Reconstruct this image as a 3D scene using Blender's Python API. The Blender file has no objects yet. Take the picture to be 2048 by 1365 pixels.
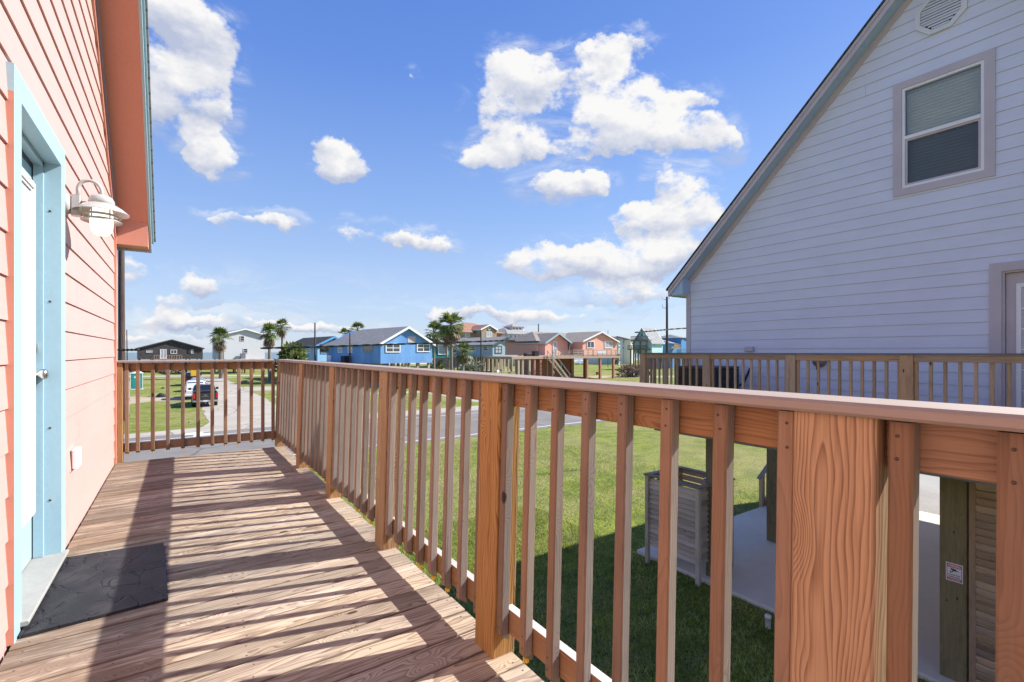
import bpy, bmesh, math, random
from mathutils import Matrix, Vector
R = random.Random(7)
C = bpy.context.scene.collection
# ------------------------------------------------------------------ calibration of the survey (eye at 0,0,1.17)
EYE = 1.17
FPX = 963.0
TH = math.atan(664 / 963.0)
SN, CS = math.sin(TH), math.cos(TH)
G = -3.78                                   # ground level under the raised decks
def _ray(px, py):
    u = (px - 1024) / FPX; v = (704.5 - py) / FPX
    return Vector((SN + u * CS, CS - u * SN, v))
def gnd(px, py, z=G):
    r = _ray(px, py); t = (z - EYE) / r.z
    return Vector((r.x * t, r.y * t, z))
def aty(px, py, Y):
    r = _ray(px, py); t = Y / r.y
    return Vector((r.x * t, Y, EYE + r.z * t))
def atx(px, py, X):
    r = _ray(px, py); t = X / r.x
    return Vector((X, r.y * t, EYE + r.z * t))
# ------------------------------------------------------------------ mesh builder
class MB:
    def __init__(s):
        s.v = []; s.f = []; s.m = []; s.gc = []; s.rv = []; s.T = None; s.sm = []
    def _add(s, vs, gcs, fs, mats, rv=None, smooth=False):
        n = len(s.v)
        if rv is None: rv = (R.random(), R.random(), R.random())
        for p, g in zip(vs, gcs):
            p = Vector(p)
            if s.T is not None: p = s.T @ p
            s.v.append(p); s.gc.append(g); s.rv.append(rv)
        for i, f in enumerate(fs):
            s.f.append([n + k for k in f]); s.m.append(mats[i] if isinstance(mats, (list, tuple)) else mats); s.sm.append(smooth)
    def box(s, x0, x1, y0, y1, z0, z1, g='x', ch=0.0, mat=0, fm=None, bot=None):
        """box with the long grain along g; ch = chamfer of the four long edges; fm = {'-y':1,..} material of a side"""
        lo = (x0, y0, z0); hi = (x1, y1, z1)
        ax = 'xyz'.index(g); a, b = [(1, 2), (2, 0), (0, 1)][ax]
        c = [(lo[i] + hi[i]) / 2 for i in range(3)]
        if ch <= 0:
            sec = [(lo[a], lo[b]), (hi[a], lo[b]), (hi[a], hi[b]), (lo[a], hi[b])]
        else:
            sec = [(lo[a] + ch, lo[b]), (hi[a] - ch, lo[b]), (hi[a], lo[b] + ch), (hi[a], hi[b] - ch),
                   (hi[a] - ch, hi[b]), (lo[a] + ch, hi[b]), (lo[a], hi[b] - ch), (lo[a], lo[b] + ch)]
        n = len(sec); vs = []; gs = []
        for L in (lo[ax], hi[ax]):
            for p, q in sec:
                co = [0, 0, 0]; co[ax] = L; co[a] = p; co[b] = q
                vs.append(co); gs.append((L, p - c[a], q - c[b]))
        fs = [[i, (i + 1) % n, n + (i + 1) % n, n + i] for i in range(n)]
        fs += [list(range(n))[::-1], list(range(n, 2 * n))]
        mats = [mat] * len(fs)
        if fm:
            names = {(0, -1): '-x', (0, 1): '+x', (1, -1): '-y', (1, 1): '+y', (2, -1): '-z', (2, 1): '+z'}
            for i in range(n):
                m0 = [(vs[i][k] + vs[(i + 1) % n][k]) / 2 for k in range(3)]
                best = None
                for ax2, w in ((a, hi[a] - lo[a]), (b, hi[b] - lo[b])):
                    d = (m0[ax2] - c[ax2]) / (w / 2)
                    if abs(d) > 0.97: best = names[(ax2, 1 if d > 0 else -1)]
                if best in fm: mats[i] = fm[best]
        s._add(vs, gs, fs, mats)
    def poly(s, pts, th, nrm, mat=0):
        """flat polygon pts extruded by th along nrm"""
        nrm = Vector(nrm); n = len(pts)
        vs = [Vector(p) for p in pts] + [Vector(p) + nrm * th for p in pts]
        fs = [[i, (i + 1) % n, n + (i + 1) % n, n + i] for i in range(n)] + [list(range(n))[::-1], list(range(n, 2 * n))]
        s._add(vs, [(p.x + p.y, p.y, p.z) for p in vs], fs, mat)
    def quad(s, pts, mat=0, rv=None):
        s._add(pts, [tuple(p) for p in pts], [list(range(len(pts)))], mat, rv)
    def beam(s, p, q, w, h, mat=0, up=(0, 0, 1), ch=0.0, g=None):
        """rectangular bar from p to q, w sideways, h along up"""
        p = Vector(p); q = Vector(q); d = (q - p); L = d.length
        if L < 1e-6: return
        d.normalize(); up = Vector(up); sd = d.cross(up)
        if sd.length < 1e-4: up = Vector((1, 0, 0)); sd = d.cross(up)
        sd.normalize(); u2 = sd.cross(d)
        M = Matrix(((d.x, sd.x, u2.x, p.x), (d.y, sd.y, u2.y, p.y), (d.z, sd.z, u2.z, p.z), (0, 0, 0, 1)))
        o = s.T; s.T = M if o is None else o @ M
        s.box(0, L, -w / 2, w / 2, -h / 2, h / 2, 'x', ch, mat); s.T = o
    def tube(s, pts, r, n=8, mat=0, cap=True, smooth=True):
        pts = [Vector(p) for p in pts]; rs = r if isinstance(r, (list, tuple)) else [r] * len(pts)
        vs = []; gs = []; prev = None; run = 0
        for i, p in enumerate(pts):
            d = (pts[min(i + 1, len(pts) - 1)] - pts[max(i - 1, 0)]).normalized()
            if prev is None:
                prev = d.orthogonal().normalized()
            else:
                prev = (prev - d * prev.dot(d)).normalized()
            b = d.cross(prev)
            if i: run += (p - pts[i - 1]).length
            for k in range(n):
                a = 2 * math.pi * k / n
                o = (prev * math.cos(a) + b * math.sin(a)) * rs[i]
                vs.append(p + o); gs.append((run, math.cos(a) * rs[i], math.sin(a) * rs[i]))
        fs = []
        for i in range(len(pts) - 1):
            for k in range(n):
                fs.append([i * n + k, i * n + (k + 1) % n, (i + 1) * n + (k + 1) % n, (i + 1) * n + k])
        if cap: fs += [list(range(n))[::-1], [(len(pts) - 1) * n + k for k in range(n)]]
        s._add(vs, gs, fs, mat, None, smooth)
    def lathe(s, c, prof, n=24, mat=0, axis='z', smooth=True):
        """prof = [(r, h)] about axis through c"""
        c = Vector(c); vs = []; gs = []
        for r, h in prof:
            for k in range(n):
                a = 2 * math.pi * k / n; x = r * math.cos(a); y = r * math.sin(a)
                vs.append(c + (Vector((x, y, h)) if axis == 'z' else Vector((h, x, y)) if axis == 'x' else Vector((x, h, y))))
                gs.append((x, y, h))
        fs = []
        for i in range(len(prof) - 1):
            for k in range(n):
                fs.append([i * n + k, i * n + (k + 1) % n, (i + 1) * n + (k + 1) % n, (i + 1) * n + k])
        s._add(vs, gs, fs, mat, None, smooth)
    def build(s, name, mats, parent=None, recalc=True, origin=None):
        me = bpy.data.meshes.new(name)
        if parent is not None: o0 = ORG[parent.name]
        elif origin is not None: o0 = Vector(origin)
        else:
            xs = [p.x for p in s.v]; ys = [p.y for p in s.v]; zs = [p.z for p in s.v]
            o0 = Vector(((min(xs) + max(xs)) / 2, (min(ys) + max(ys)) / 2, min(zs)))
        me.from_pydata([tuple(p - o0) for p in s.v], [], s.f)
        me.update()
        if recalc:
            bm = bmesh.new(); bm.from_mesh(me); bmesh.ops.recalc_face_normals(bm, faces=bm.faces); bm.to_mesh(me); bm.free()
        a = me.attributes.new('gc', 'FLOAT_VECTOR', 'POINT'); a.data.foreach_set('vector', [k for g in s.gc for k in g])
        a = me.attributes.new('rv', 'FLOAT_VECTOR', 'POINT'); a.data.foreach_set('vector', [k for g in s.rv for k in g])
        if not isinstance(mats, (list, tuple)): mats = [mats]
        for m in mats: me.materials.append(m)
        me.polygons.foreach_set('material_index', s.m)
        me.polygons.foreach_set('use_smooth', s.sm)
        o = bpy.data.objects.new(name, me); C.objects.link(o)
        if parent is not None:
            o.parent = parent
        else:
            o.location = o0
        ORG[o.name] = o0
        return o
ORG = {}
def tag(o, label, cat, group=None):
    o['label'] = label; o['category'] = cat
    if group: o['group'] = group
    return o
def thing(name, label, cat, loc, group=None):
    o = bpy.data.objects.new(name, None); C.objects.link(o); o.location = loc
    o.empty_display_size = 0.2
    ORG[o.name] = Vector(loc); return tag(o, label, cat, group)
def struct(o, kind='structure'):
    o['kind'] = kind; return o
def copy_tree(o, loc=None, rz=0, sc=None, parent=None, label=None):
    c = o.copy(); C.objects.link(c)
    if parent is not None: c.parent = parent
    else:
        c.location = loc; c.rotation_euler = (0, 0, rz)
        if sc: c.scale = (sc, sc, sc)
        if label: c['label'] = label
    for ch in list(o.children): copy_tree(ch, parent=c)
    return c
# ------------------------------------------------------------------ materials
def lin(r, g, b):
    f = lambda c: (c / 255 / 12.92) if c / 255 <= 0.04045 else ((c / 255 + 0.055) / 1.055) ** 2.4
    return (f(r), f(g), f(b), 1)
class NT:
    def __init__(s, name, rough=0.6, spec=0.4):
        s.m = bpy.data.materials.new(name); s.m.use_nodes = True; s.t = s.m.node_tree; s.t.nodes.clear()
        s.out = s.n('ShaderNodeOutputMaterial'); s.b = s.n('ShaderNodeBsdfPrincipled')
        s.l(s.b.outputs[0], s.out.inputs[0]); s.b.inputs['Roughness'].default_value = rough
        s.b.inputs['Specular IOR Level'].default_value = spec
    def n(s, t, **k):
        x = s.t.nodes.new(t)
        for a, b in k.items(): setattr(x, a, b)
        return x
    def l(s, a, b): s.t.links.new(a, b)
    def put(s, sock, v):
        if isinstance(v, bpy.types.NodeSocket): s.l(v, sock)
        else: sock.default_value = v
    def math(s, op, a, b=0.0, c=0.0, clamp=False):
        x = s.n('ShaderNodeMath', operation=op, use_clamp=clamp)
        s.put(x.inputs[0], a); s.put(x.inputs[1], b); s.put(x.inputs[2], c); return x.outputs[0]
    def vm(s, op, a, b=(0, 0, 0)):
        x = s.n('ShaderNodeVectorMath', operation=op); s.put(x.inputs[0], a)
        if op == 'SCALE': s.put(x.inputs[3], b)
        else: s.put(x.inputs[1], b)
        return x.outputs[1] if op == 'LENGTH' else x.outputs[0]
    def attr(s, nm): return s.n('ShaderNodeAttribute', attribute_name=nm).outputs['Vector']
    def sep(s, v):
        x = s.n('ShaderNodeSeparateXYZ'); s.l(v, x.inputs[0]); return x.outputs
    def comb(s, a, b, c):
        x = s.n('ShaderNodeCombineXYZ'); s.put(x.inputs[0], a); s.put(x.inputs[1], b); s.put(x.inputs[2], c); return x.outputs[0]
    def obj(s): return s.n('ShaderNodeTexCoord').outputs['Object']
    def pos(s): return s.n('ShaderNodeNewGeometry').outputs['Position']
    def noise(s, v, scale, det=4, rough=0.55, dist=0.0):
        x = s.n('ShaderNodeTexNoise'); s.l(v, x.inputs['Vector']); x.inputs['Scale'].default_value = scale
        x.inputs['Detail'].default_value = det; x.inputs['Roughness'].default_value = rough; x.inputs['Distortion'].default_value = dist
        return x.outputs['Fac']
    def vor(s, v, scale, feat='F1', rnd=1.0):
        x = s.n('ShaderNodeTexVoronoi', feature=feat); s.l(v, x.inputs['Vector']); x.inputs['Scale'].default_value = scale
        x.inputs['Randomness'].default_value = rnd; return x
    def mr(s, v, a, b, c=0.0, d=1.0, smooth=False):
        x = s.n('ShaderNodeMapRange'); s.put(x.inputs[0], v)
        for i, k in enumerate((a, b, c, d)): x.inputs[i + 1].default_value = k
        if smooth: x.interpolation_type = 'SMOOTHSTEP'
        return x.outputs[0]
    def mix(s, f, a, b, mode='MIX'):
        x = s.n('ShaderNodeMix', data_type='RGBA', blend_type=mode); s.put(x.inputs[0], f); s.put(x.inputs[6], a); s.put(x.inputs[7], b)
        return x.outputs[2]
    def hsv(s, col, h=0.5, sa=1.0, v=1.0):
        x = s.n('ShaderNodeHueSaturation'); s.put(x.inputs[0], h); s.put(x.inputs[1], sa); s.put(x.inputs[2], v); s.put(x.inputs[4], col)
        return x.outputs[0]
    def bump(s, h, st=0.3, dist=0.01):
        x = s.n('ShaderNodeBump'); x.inputs['Strength'].default_value = st; x.inputs['Distance'].default_value = dist
        s.l(h, x.inputs['Height']); s.l(x.outputs[0], s.b.inputs['Normal']); return x
    def col(s, c): s.put(s.b.inputs['Base Color'], c)
def wood(name, light, dark, knot=(0.03, 0.014, 0.008, 1), freq=95.0, contrast=1.0, var=0.25, gray=None, grayamt=0.0, rough=0.72, crack=0.6, stain=0.35, bumpd=0.0012, wamp=0.13, wfr=1.3, sharp=2.6, wear=None):
    N = NT(name, rough, 0.25)
    gc = N.attr('gc'); rv = N.attr('rv'); g = N.sep(gc); r = N.sep(rv)
    off = N.vm('SCALE', rv, 37.0)
    # knots
    kv = N.vm('ADD', N.comb(N.math('MULTIPLY', g[0], 3.2), N.math('MULTIPLY', g[1], 7.5), N.math('MULTIPLY', g[2], 7.5)), off)
    vor = N.vor(kv, 1.0)
    kd = vor.outputs['Distance']
    # low frequency wander of the rings along the board
    lv = N.vm('ADD', N.comb(N.math('MULTIPLY', g[0], wfr), N.math('MULTIPLY', g[1], 5.0), N.math('MULTIPLY', g[2], 5.0)), off)
    wan = N.noise(lv, 1.0, 3, 0.5)
    cy = N.math('ADD', g[1], N.math('MULTIPLY', N.math('SUBTRACT', r[0], 0.5), 0.10))
    cz = N.math('ADD', g[2], N.math('ADD', 0.02, N.math('MULTIPLY', r[1], 0.06)))
    rad = N.math('SQRT', N.math('ADD', N.math('MULTIPLY', cy, cy), N.math('MULTIPLY', cz, cz)))
    rad = N.math('ADD', rad, N.math('MULTIPLY', wan, wamp))
    rad = N.math('ADD', rad, N.mr(kd, 0.0, 0.34, 0.055, 0.0, True))
    ring = N.math('FRACT', N.math('MULTIPLY', rad, freq))
    saw = N.math('POWER', ring, sharp)
    edge = N.mr(ring, 0.90, 1.0, 0.0, 1.0)
    late = N.math('SUBTRACT', saw, edge, clamp=True)
    # fine fibre
    fv = N.vm('ADD', N.comb(N.math('MULTIPLY', g[0], 6.0), N.math('MULTIPLY', g[1], 260.0), N.math('MULTIPLY', g[2], 260.0)), off)
    fib = N.noise(fv, 1.0, 3, 0.6)
    mv = N.vm('ADD', N.comb(N.math('MULTIPLY', g[0], 2.0), N.math('MULTIPLY', g[1], 28.0), N.math('MULTIPLY', g[2], 28.0)), off)
    mott = N.noise(mv, 1.0, 4, 0.6)
    f = N.math('MULTIPLY', late, 0.75 * contrast)
    f = N.math('ADD', f, N.math('MULTIPLY', N.math('SUBTRACT', fib, 0.5), 0.95))
    f = N.math('ADD', f, N.math('MULTIPLY', N.math('SUBTRACT', mott, 0.5), 0.9), clamp=True)
    c = N.mix(f, light, dark)
    if gray:
        c = N.mix(N.mr(mott, 0.35, 0.6, grayamt * 0.5, min(1, grayamt * 1.3)), c, gray)
    # broad stains
    st = N.noise(N.vm('ADD', N.comb(N.math('MULTIPLY', g[0], 2.2), N.math('MULTIPLY', g[1], 7.0), N.math('MULTIPLY', g[2], 7.0)), off), 1.0, 5, 0.65)
    c = N.mix(N.mr(st, 0.52, 0.74, 0.0, stain), c, (dark[0] * 0.5, dark[1] * 0.48, dark[2] * 0.5, 1))
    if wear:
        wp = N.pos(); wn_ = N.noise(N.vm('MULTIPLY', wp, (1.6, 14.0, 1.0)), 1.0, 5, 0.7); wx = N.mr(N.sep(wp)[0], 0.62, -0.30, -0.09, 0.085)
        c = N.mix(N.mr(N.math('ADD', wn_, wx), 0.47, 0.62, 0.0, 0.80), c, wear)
    # cracks / checks
    cv = N.vm('ADD', N.comb(N.math('MULTIPLY', g[0], 1.3), N.math('MULTIPLY', g[1], 45.0), N.math('MULTIPLY', g[2], 45.0)), off)
    cr = N.noise(cv, 1.0, 2, 0.4)
    cm = N.mr(cr, 0.70, 0.735, 0.0, crack)
    c = N.mix(cm, c, (0.05, 0.025, 0.015, 1))
    km = N.mr(kd, 0.10, 0.06, 0.0, 0.9, True)
    km = N.math('MULTIPLY', km, N.math('GREATER_THAN', N.sep(vor.outputs['Color'])[0], 0.66))
    c = N.mix(km, c, knot)
    c = N.hsv(c, 0.5, N.mr(r[2], 0, 1, 0.85, 1.12), N.mr(r[1], 0, 1, 1 - var, 1 + var))
    N.col(c)
    h = N.math('SUBTRACT', N.math('ADD', N.math('MULTIPLY', fib, 0.5), N.math('MULTIPLY', late, -0.35)), N.math('MULTIPLY', cm, 1.5))
    N.bump(h, 0.55, bumpd)
    return N.m
def paint(name, c, rough=0.5, grain=False, var=0.06, spec=0.4, dirt=0.12, axis=0, lap=None, bs=0.25):
    N = NT(name, rough, spec)
    p = N.obj(); n1 = N.noise(p, 1.7, 4, 0.6)
    if grain:
        q = N.sep(p); along = [q[0], q[1], q[2]]
        sc = [60.0] * 3; sc[axis] = 2.5
        v = N.comb(*[N.math('MULTIPLY', along[i], sc[i]) for i in range(3)])
        fi = N.noise(v, 1.0, 3, 0.6)
    else: fi = N.noise(p, 60.0, 3, 0.6)
    cc = N.mix(N.mr(n1, 0.35, 0.7, 0, 1), c, (c[0] * (1 - dirt), c[1] * (1 - dirt), c[2] * (1 - dirt * 0.9), 1))
    cc = N.hsv(cc, 0.5, 1.0, N.mr(fi, 0.3, 0.7, 1 - var, 1 + var))
    h = N.math('MULTIPLY', fi, 0.3)
    if lap:
        z = N.sep(p)[2] if lap > 0 else N.sep(p)[0]
        if lap < 0: z = N.math('ADD', N.sep(p)[0], N.sep(p)[1])
        fr = N.math('FRACT', N.math('DIVIDE', z, abs(lap)))
        ln = N.mr(fr, 0.06, 0.0, 0.0, 1.0)
        cc = N.mix(N.math('MULTIPLY', ln, 0.55), cc, (c[0] * 0.3, c[1] * 0.3, c[2] * 0.3, 1))
    N.col(cc); N.bump(h, bs, 0.002)
    return N.m
def plain(name, c, rough=0.5, metal=0.0, spec=0.5, coat=0.0):
    N = NT(name, rough, spec); N.b.inputs['Metallic'].default_value = metal
    n = N.noise(N.obj(), 9.0, 3, 0.6)
    N.col(N.mix(N.mr(n, 0.3, 0.7, 0, 1), c, (c[0] * 0.86, c[1] * 0.86, c[2] * 0.87, 1)))
    N.put(N.b.inputs['Roughness'], N.mr(n, 0.3, 0.7, max(0.02, rough - 0.07), min(1, rough + 0.07)))
    N.b.inputs['Coat Weight'].default_value = coat
    return N.m
def glow(name, c, st):
    N = NT(name, 0.3); N.b.inputs['Base Color'].default_value = c
    N.b.inputs['Emission Color'].default_value = c; N.b.inputs['Emission Strength'].default_value = st; return N.m
def pane(name, tint, op=0.75, rough=0.03):
    """window glass: mostly see-through with a sky reflection"""
    N = NT(name, rough); t = N.t
    tr = N.n('ShaderNodeBsdfTransparent'); tr.inputs[0].default_value = tint
    gl = N.n('ShaderNodeBsdfGlossy'); gl.inputs['Roughness'].default_value = rough; gl.inputs[0].default_value = (0.95, 0.97, 1, 1)
    fr = N.n('ShaderNodeFresnel'); fr.inputs[0].default_value = 1.5
    mx = N.n('ShaderNodeMixShader'); N.l(N.math('ADD', fr.outputs[0], 1 - op - 0.04, clamp=True), mx.inputs[0]); N.l(tr.outputs[0], mx.inputs[1]); N.l(gl.outputs[0], mx.inputs[2])
    N.l(mx.outputs[0], N.out.inputs[0]); return N.m
def shingle(name, c):
    N = NT(name, 0.9, 0.15)
    br = N.n('ShaderNodeTexBrick'); gcv = N.attr('gc')
    N.l(gcv, br.inputs['Vector']); br.inputs['Scale'].default_value = 1.0
    br.inputs['Brick Width'].default_value = 0.9; br.inputs['Row Height'].default_value = 0.14; br.inputs['Mortar Size'].default_value = 0.012
    br.inputs['Color1'].default_value = c; br.inputs['Color2'].default_value = (c[0] * .72, c[1] * .72, c[2] * .74, 1)
    br.inputs['Mortar'].default_value = (c[0] * .35, c[1] * .35, c[2] * .35, 1)
    n = N.noise(N.obj(), 3.0, 5, 0.7)
    N.col(N.mix(N.mr(n, 0.3, 0.75, 0, 0.5), br.outputs[0], (c[0] * 0.6, c[1] * 0.62, c[2] * 0.6, 1)))
    N.bump(N.noise(N.obj(), 120, 2), 0.3, 0.004); return N.m
def leafmat(name, a, b, trans=0.25):
    N = NT(name, 0.5, 0.35); r = N.sep(N.attr('rv')); n = N.noise(N.obj(), 1.3, 3, 0.6)
    c = N.mix(N.mr(n, 0.35, 0.65, 0, 1), a, b); c = N.hsv(c, 0.5, N.mr(r[0], 0, 1, 0.8, 1.15), N.mr(r[1], 0, 1, 0.55, 1.5)); N.col(c)
    tl = N.n('ShaderNodeBsdfTranslucent'); N.l(N.hsv(c, 0.49, 1.1, 1.3), tl.inputs[0]); mx = N.n('ShaderNodeMixShader'); mx.inputs[0].default_value = trans
    N.l(N.b.outputs[0], mx.inputs[1]); N.l(tl.outputs[0], mx.inputs[2]); N.l(mx.outputs[0], N.out.inputs[0]); return N.m
M = {}
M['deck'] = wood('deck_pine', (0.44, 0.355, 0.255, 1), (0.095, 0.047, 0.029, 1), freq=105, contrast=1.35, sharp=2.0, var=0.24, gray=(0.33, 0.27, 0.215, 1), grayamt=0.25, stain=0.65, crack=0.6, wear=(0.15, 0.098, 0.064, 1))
M['cedar'] = wood('rail_pine_warm', (0.34, 0.19, 0.092, 1), (0.135, 0.054, 0.022, 1), freq=125, contrast=0.95, var=0.16, stain=0.25, crack=0.4)
M['bal'] = wood('baluster_pine', (0.26, 0.15, 0.088, 1), (0.115, 0.055, 0.032, 1), freq=130, contrast=0.8, var=0.2, gray=(0.22, 0.165, 0.12, 1), grayamt=0.3, stain=0.3, crack=0.3)
M['gray'] = wood('weathered_grey_pine', (0.29, 0.24, 0.20, 1), (0.13, 0.10, 0.08, 1), freq=130, contrast=0.85, var=0.2, stain=0.3, crack=0.4)
M['post'] = wood('post_pine', (0.42, 0.245, 0.11, 1), (0.12, 0.043, 0.015, 1), freq=112, contrast=1.1, wamp=0.17, wfr=1.05, sharp=1.9, var=0.07, stain=0.15, crack=0.5, knot=(0.12, 0.045, 0.02, 1))
M['pale'] = wood('end_pine_pale', (0.52, 0.49, 0.46, 1), (0.36, 0.32, 0.28, 1), freq=120, contrast=0.4, var=0.1, stain=0.1, crack=0.2)
M['cap'] = paint('cap_board_taupe', (0.31, 0.25, 0.205, 1), 0.55, True, 0.05, 0.35, 0.08, 1, bs=0.15)
M['nbwood'] = wood('neighbour_rail_pine', (0.48, 0.32, 0.20, 1), (0.24, 0.145, 0.09, 1), freq=110, contrast=0.7, var=0.2, gray=(0.30, 0.24, 0.19, 1), grayamt=0.2, stain=0.35)
M['nbcap'] = paint('cap_board_grey', (0.17, 0.16, 0.16, 1), 0.6, True, 0.05, 0.3)
M['pile'] = wood('treated_piling', (0.25, 0.19, 0.10, 1), (0.12, 0.085, 0.045, 1), freq=70, contrast=0.8, var=0.1, gray=(0.15, 0.13, 0.075, 1), grayamt=0.5, stain=0.5)
M['louv'] = wood('louvre_boards', (0.50, 0.34, 0.23, 1), (0.24, 0.15, 0.095, 1), freq=100, contrast=0.6, var=0.28, gray=(0.28, 0.23, 0.19, 1), grayamt=0.2)
M['showerw'] = wood('shower_boards', (0.50, 0.39, 0.29, 1), (0.24, 0.17, 0.12, 1), freq=90, contrast=0.8, var=0.28, gray=(0.42, 0.35, 0.29, 1), grayamt=0.5)
M['coral'] = paint('coral_siding', (0.57, 0.352, 0.312, 1), 0.55, True, 0.035, 0.3, 0.05, 1, bs=0.5)
M['coraltrim'] = paint('coral_trim', (0.60, 0.27, 0.19, 1), 0.5, True, 0.035, 0.35, 0.07, 2)
M['blue'] = paint('light_blue_paint', (0.36, 0.52, 0.58, 1), 0.4, False, 0.03, 0.45, 0.06)
M['soffblue'] = paint('lavender_strip', (0.45, 0.45, 0.56, 1), 0.5)
M['white'] = paint('white_paint', (0.80, 0.80, 0.78, 1), 0.4, dirt=0.05)
M['nbside'] = paint('pale_blue_siding', (0.66, 0.69, 0.765, 1), 0.55, True, 0.03, 0.3, 0.05, 1, bs=0.4)
M['nbtrim'] = paint('lilac_grey_trim', (0.53, 0.48, 0.485, 1), 0.5, False, 0.03)
M['nbsoff'] = paint('neighbour_soffit', (0.40, 0.52, 0.68, 1), 0.5)
M['vent'] = paint('vent_cream', (0.70, 0.70, 0.68, 1), 0.45)
M['dark'] = plain('dark_gap', (0.02, 0.02, 0.022, 1), 0.8)
M['dkstrip'] = plain('dark_weatherstrip', (0.045, 0.06, 0.085, 1), 0.6)
M['shgrey'] = shingle('asphalt_shingle_grey', (0.40, 0.375, 0.35, 1))
M['shdark'] = shingle('asphalt_shingle_dark', (0.09, 0.085, 0.085, 1))
M['shbrown'] = shingle('brown_shingle', (0.36, 0.31, 0.26, 1))
M['shlight'] = shingle('light_grey_shingle', (0.42, 0.42, 0.41, 1))
M['tile'] = shingle('terracotta_tile', (0.42, 0.22, 0.15, 1))
M['metal'] = plain('brushed_nickel', (0.62, 0.60, 0.56, 1), 0.28, 1.0)
M['screw'] = plain('screw_head', (0.10, 0.075, 0.06, 1), 0.5, 0.5)
M['galv'] = plain('galvanised_steel', (0.30, 0.31, 0.33, 1), 0.45, 0.8)
M['lampw'] = plain('lamp_white_enamel', (0.50, 0.475, 0.44, 1), 0.28, 0, 0.5, 0.3)
M['yellow'] = plain('yellow_plastic', (0.85, 0.50, 0.03, 1), 0.45)
M['orange'] = plain('orange_cap', (0.9, 0.35, 0.03, 1), 0.4)
M['globe'] = glow('lit_globe', (1.0, 0.91, 0.74, 1), 0.8)
M['sill'] = paint('grey_sill', (0.36, 0.35, 0.32, 1), 0.6, False, 0.06, 0.3, 0.2)
M['glass'] = pane('window_glass', (0.93, 0.98, 0.96, 1), 0.96)
M['screen'] = pane('screened_glass', (0.64, 0.67, 0.66, 1), 0.96, 0.2)
M['blind'] = paint('blind_slats', (0.88, 0.88, 0.82, 1), 0.6)
M['blackp'] = plain('black_plastic', (0.02, 0.02, 0.022, 1), 0.45)
M['blackcar'] = plain('black_car_paint', (0.012, 0.013, 0.016, 1), 0.22, 0.1, 0.5, 0.8)
M['whitecar'] = plain('white_car_paint', (0.72, 0.73, 0.75, 1), 0.25, 0, 0.5, 0.6)
M['greycar'] = plain('silver_car_paint', (0.33, 0.35, 0.38, 1), 0.25, 0.3, 0.5, 0.6)
M['tyre'] = plain('tyre_rubber', (0.018, 0.018, 0.018, 1), 0.85)
M['chrome'] = plain('chrome', (0.65, 0.66, 0.68, 1), 0.18, 1.0)
M['redlamp'] = plain('red_lens', (0.55, 0.015, 0.012, 1), 0.2)
M['carglass'] = plain('dark_car_glass', (0.015, 0.02, 0.028, 1), 0.08, 0, 0.7)
M['winglass'] = plain('dark_window', (0.055, 0.07, 0.085, 1), 0.10, 0, 0.9)
M['wincurt'] = plain('curtained_window', (0.42, 0.45, 0.47, 1), 0.25, 0, 0.7)
M['plate'] = plain('number_plate', (0.75, 0.76, 0.78, 1), 0.4)
M['teal'] = plain('teal_plastic', (0.03, 0.42, 0.36, 1), 0.4)
M['bluebin'] = plain('navy_bin', (0.02, 0.05, 0.16, 1), 0.5)
M['terracotta'] = plain('pot_clay', (0.35, 0.12, 0.06, 1), 0.8)
M['red'] = plain('red_paint', (0.60, 0.03, 0.02, 1), 0.5)
M['signw'] = plain('sign_white', (0.78, 0.74, 0.78, 1), 0.4)
M['signr'] = plain('sign_red', (0.50, 0.05, 0.06, 1), 0.4)
M['pvc'] = plain('pvc_white', (0.72, 0.68, 0.60, 1), 0.5)
M['cable'] = plain('cable_black', (0.02, 0.02, 0.02, 1), 0.6)
def mat_pole():
    N = NT('creosote_pole', 0.85, 0.15); g = N.sep(N.attr('gc'))
    v = N.comb(N.math('MULTIPLY', g[0], 0.9), N.math('MULTIPLY', g[1], 40), N.math('MULTIPLY', g[2], 40)); n = N.noise(v, 1, 5, 0.65)
    N.col(N.mix(N.mr(n, 0.35, 0.65, 0, 1), (0.035, 0.025, 0.022, 1), (0.14, 0.10, 0.085, 1))); N.bump(n, 0.6, 0.01); return N.m
M['pole'] = mat_pole()
def mat_mat():
    N = NT('rubber_doormat', 0.62, 0.35); p = N.obj()
    w = N.vm('ADD', p, N.vm('SCALE', N.n('ShaderNodeTexNoise').outputs['Color'], 0.0))
    nz = N.n('ShaderNodeTexNoise'); N.l(p, nz.inputs['Vector']); nz.inputs['Scale'].default_value = 9; nz.inputs['Detail'].default_value = 3
    w = N.vm('ADD', p, N.vm('SCALE', nz.outputs['Color'], 0.10))
    v = N.vor(N.vm('MULTIPLY', w, (8.5, 5.5, 1.0)), 1.0, 'DISTANCE_TO_EDGE')
    br = N.noise(p, 7.0, 3, 0.6)
    e = N.math('MULTIPLY', N.mr(v.outputs['Distance'], 0.048, 0.018, 0, 1, True), N.mr(br, 0.44, 0.52, 0, 1))
    sp = N.noise(p, 260, 2, 0.5); dust = N.noise(p, 5.0, 4, 0.65)
    c = N.mix(N.mr(dust, 0.42, 0.75, 0, 0.7), (0.016, 0.016, 0.019, 1), (0.065, 0.060, 0.060, 1))
    c = N.mix(N.math('MULTIPLY', N.mr(sp, 0.66, 0.74, 0, 0.4), 1.0), c, (0.3, 0.29, 0.28, 1))
    c = N.mix(N.math('MULTIPLY', e, 0.85), c, (0.012, 0.012, 0.016, 1)); N.col(c)
    h = N.math('ADD', N.math('MULTIPLY', e, -1.0), N.math('MULTIPLY', sp, 0.12)); N.bump(h, 0.9, 0.006); return N.m
M['mat'] = mat_mat()
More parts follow.
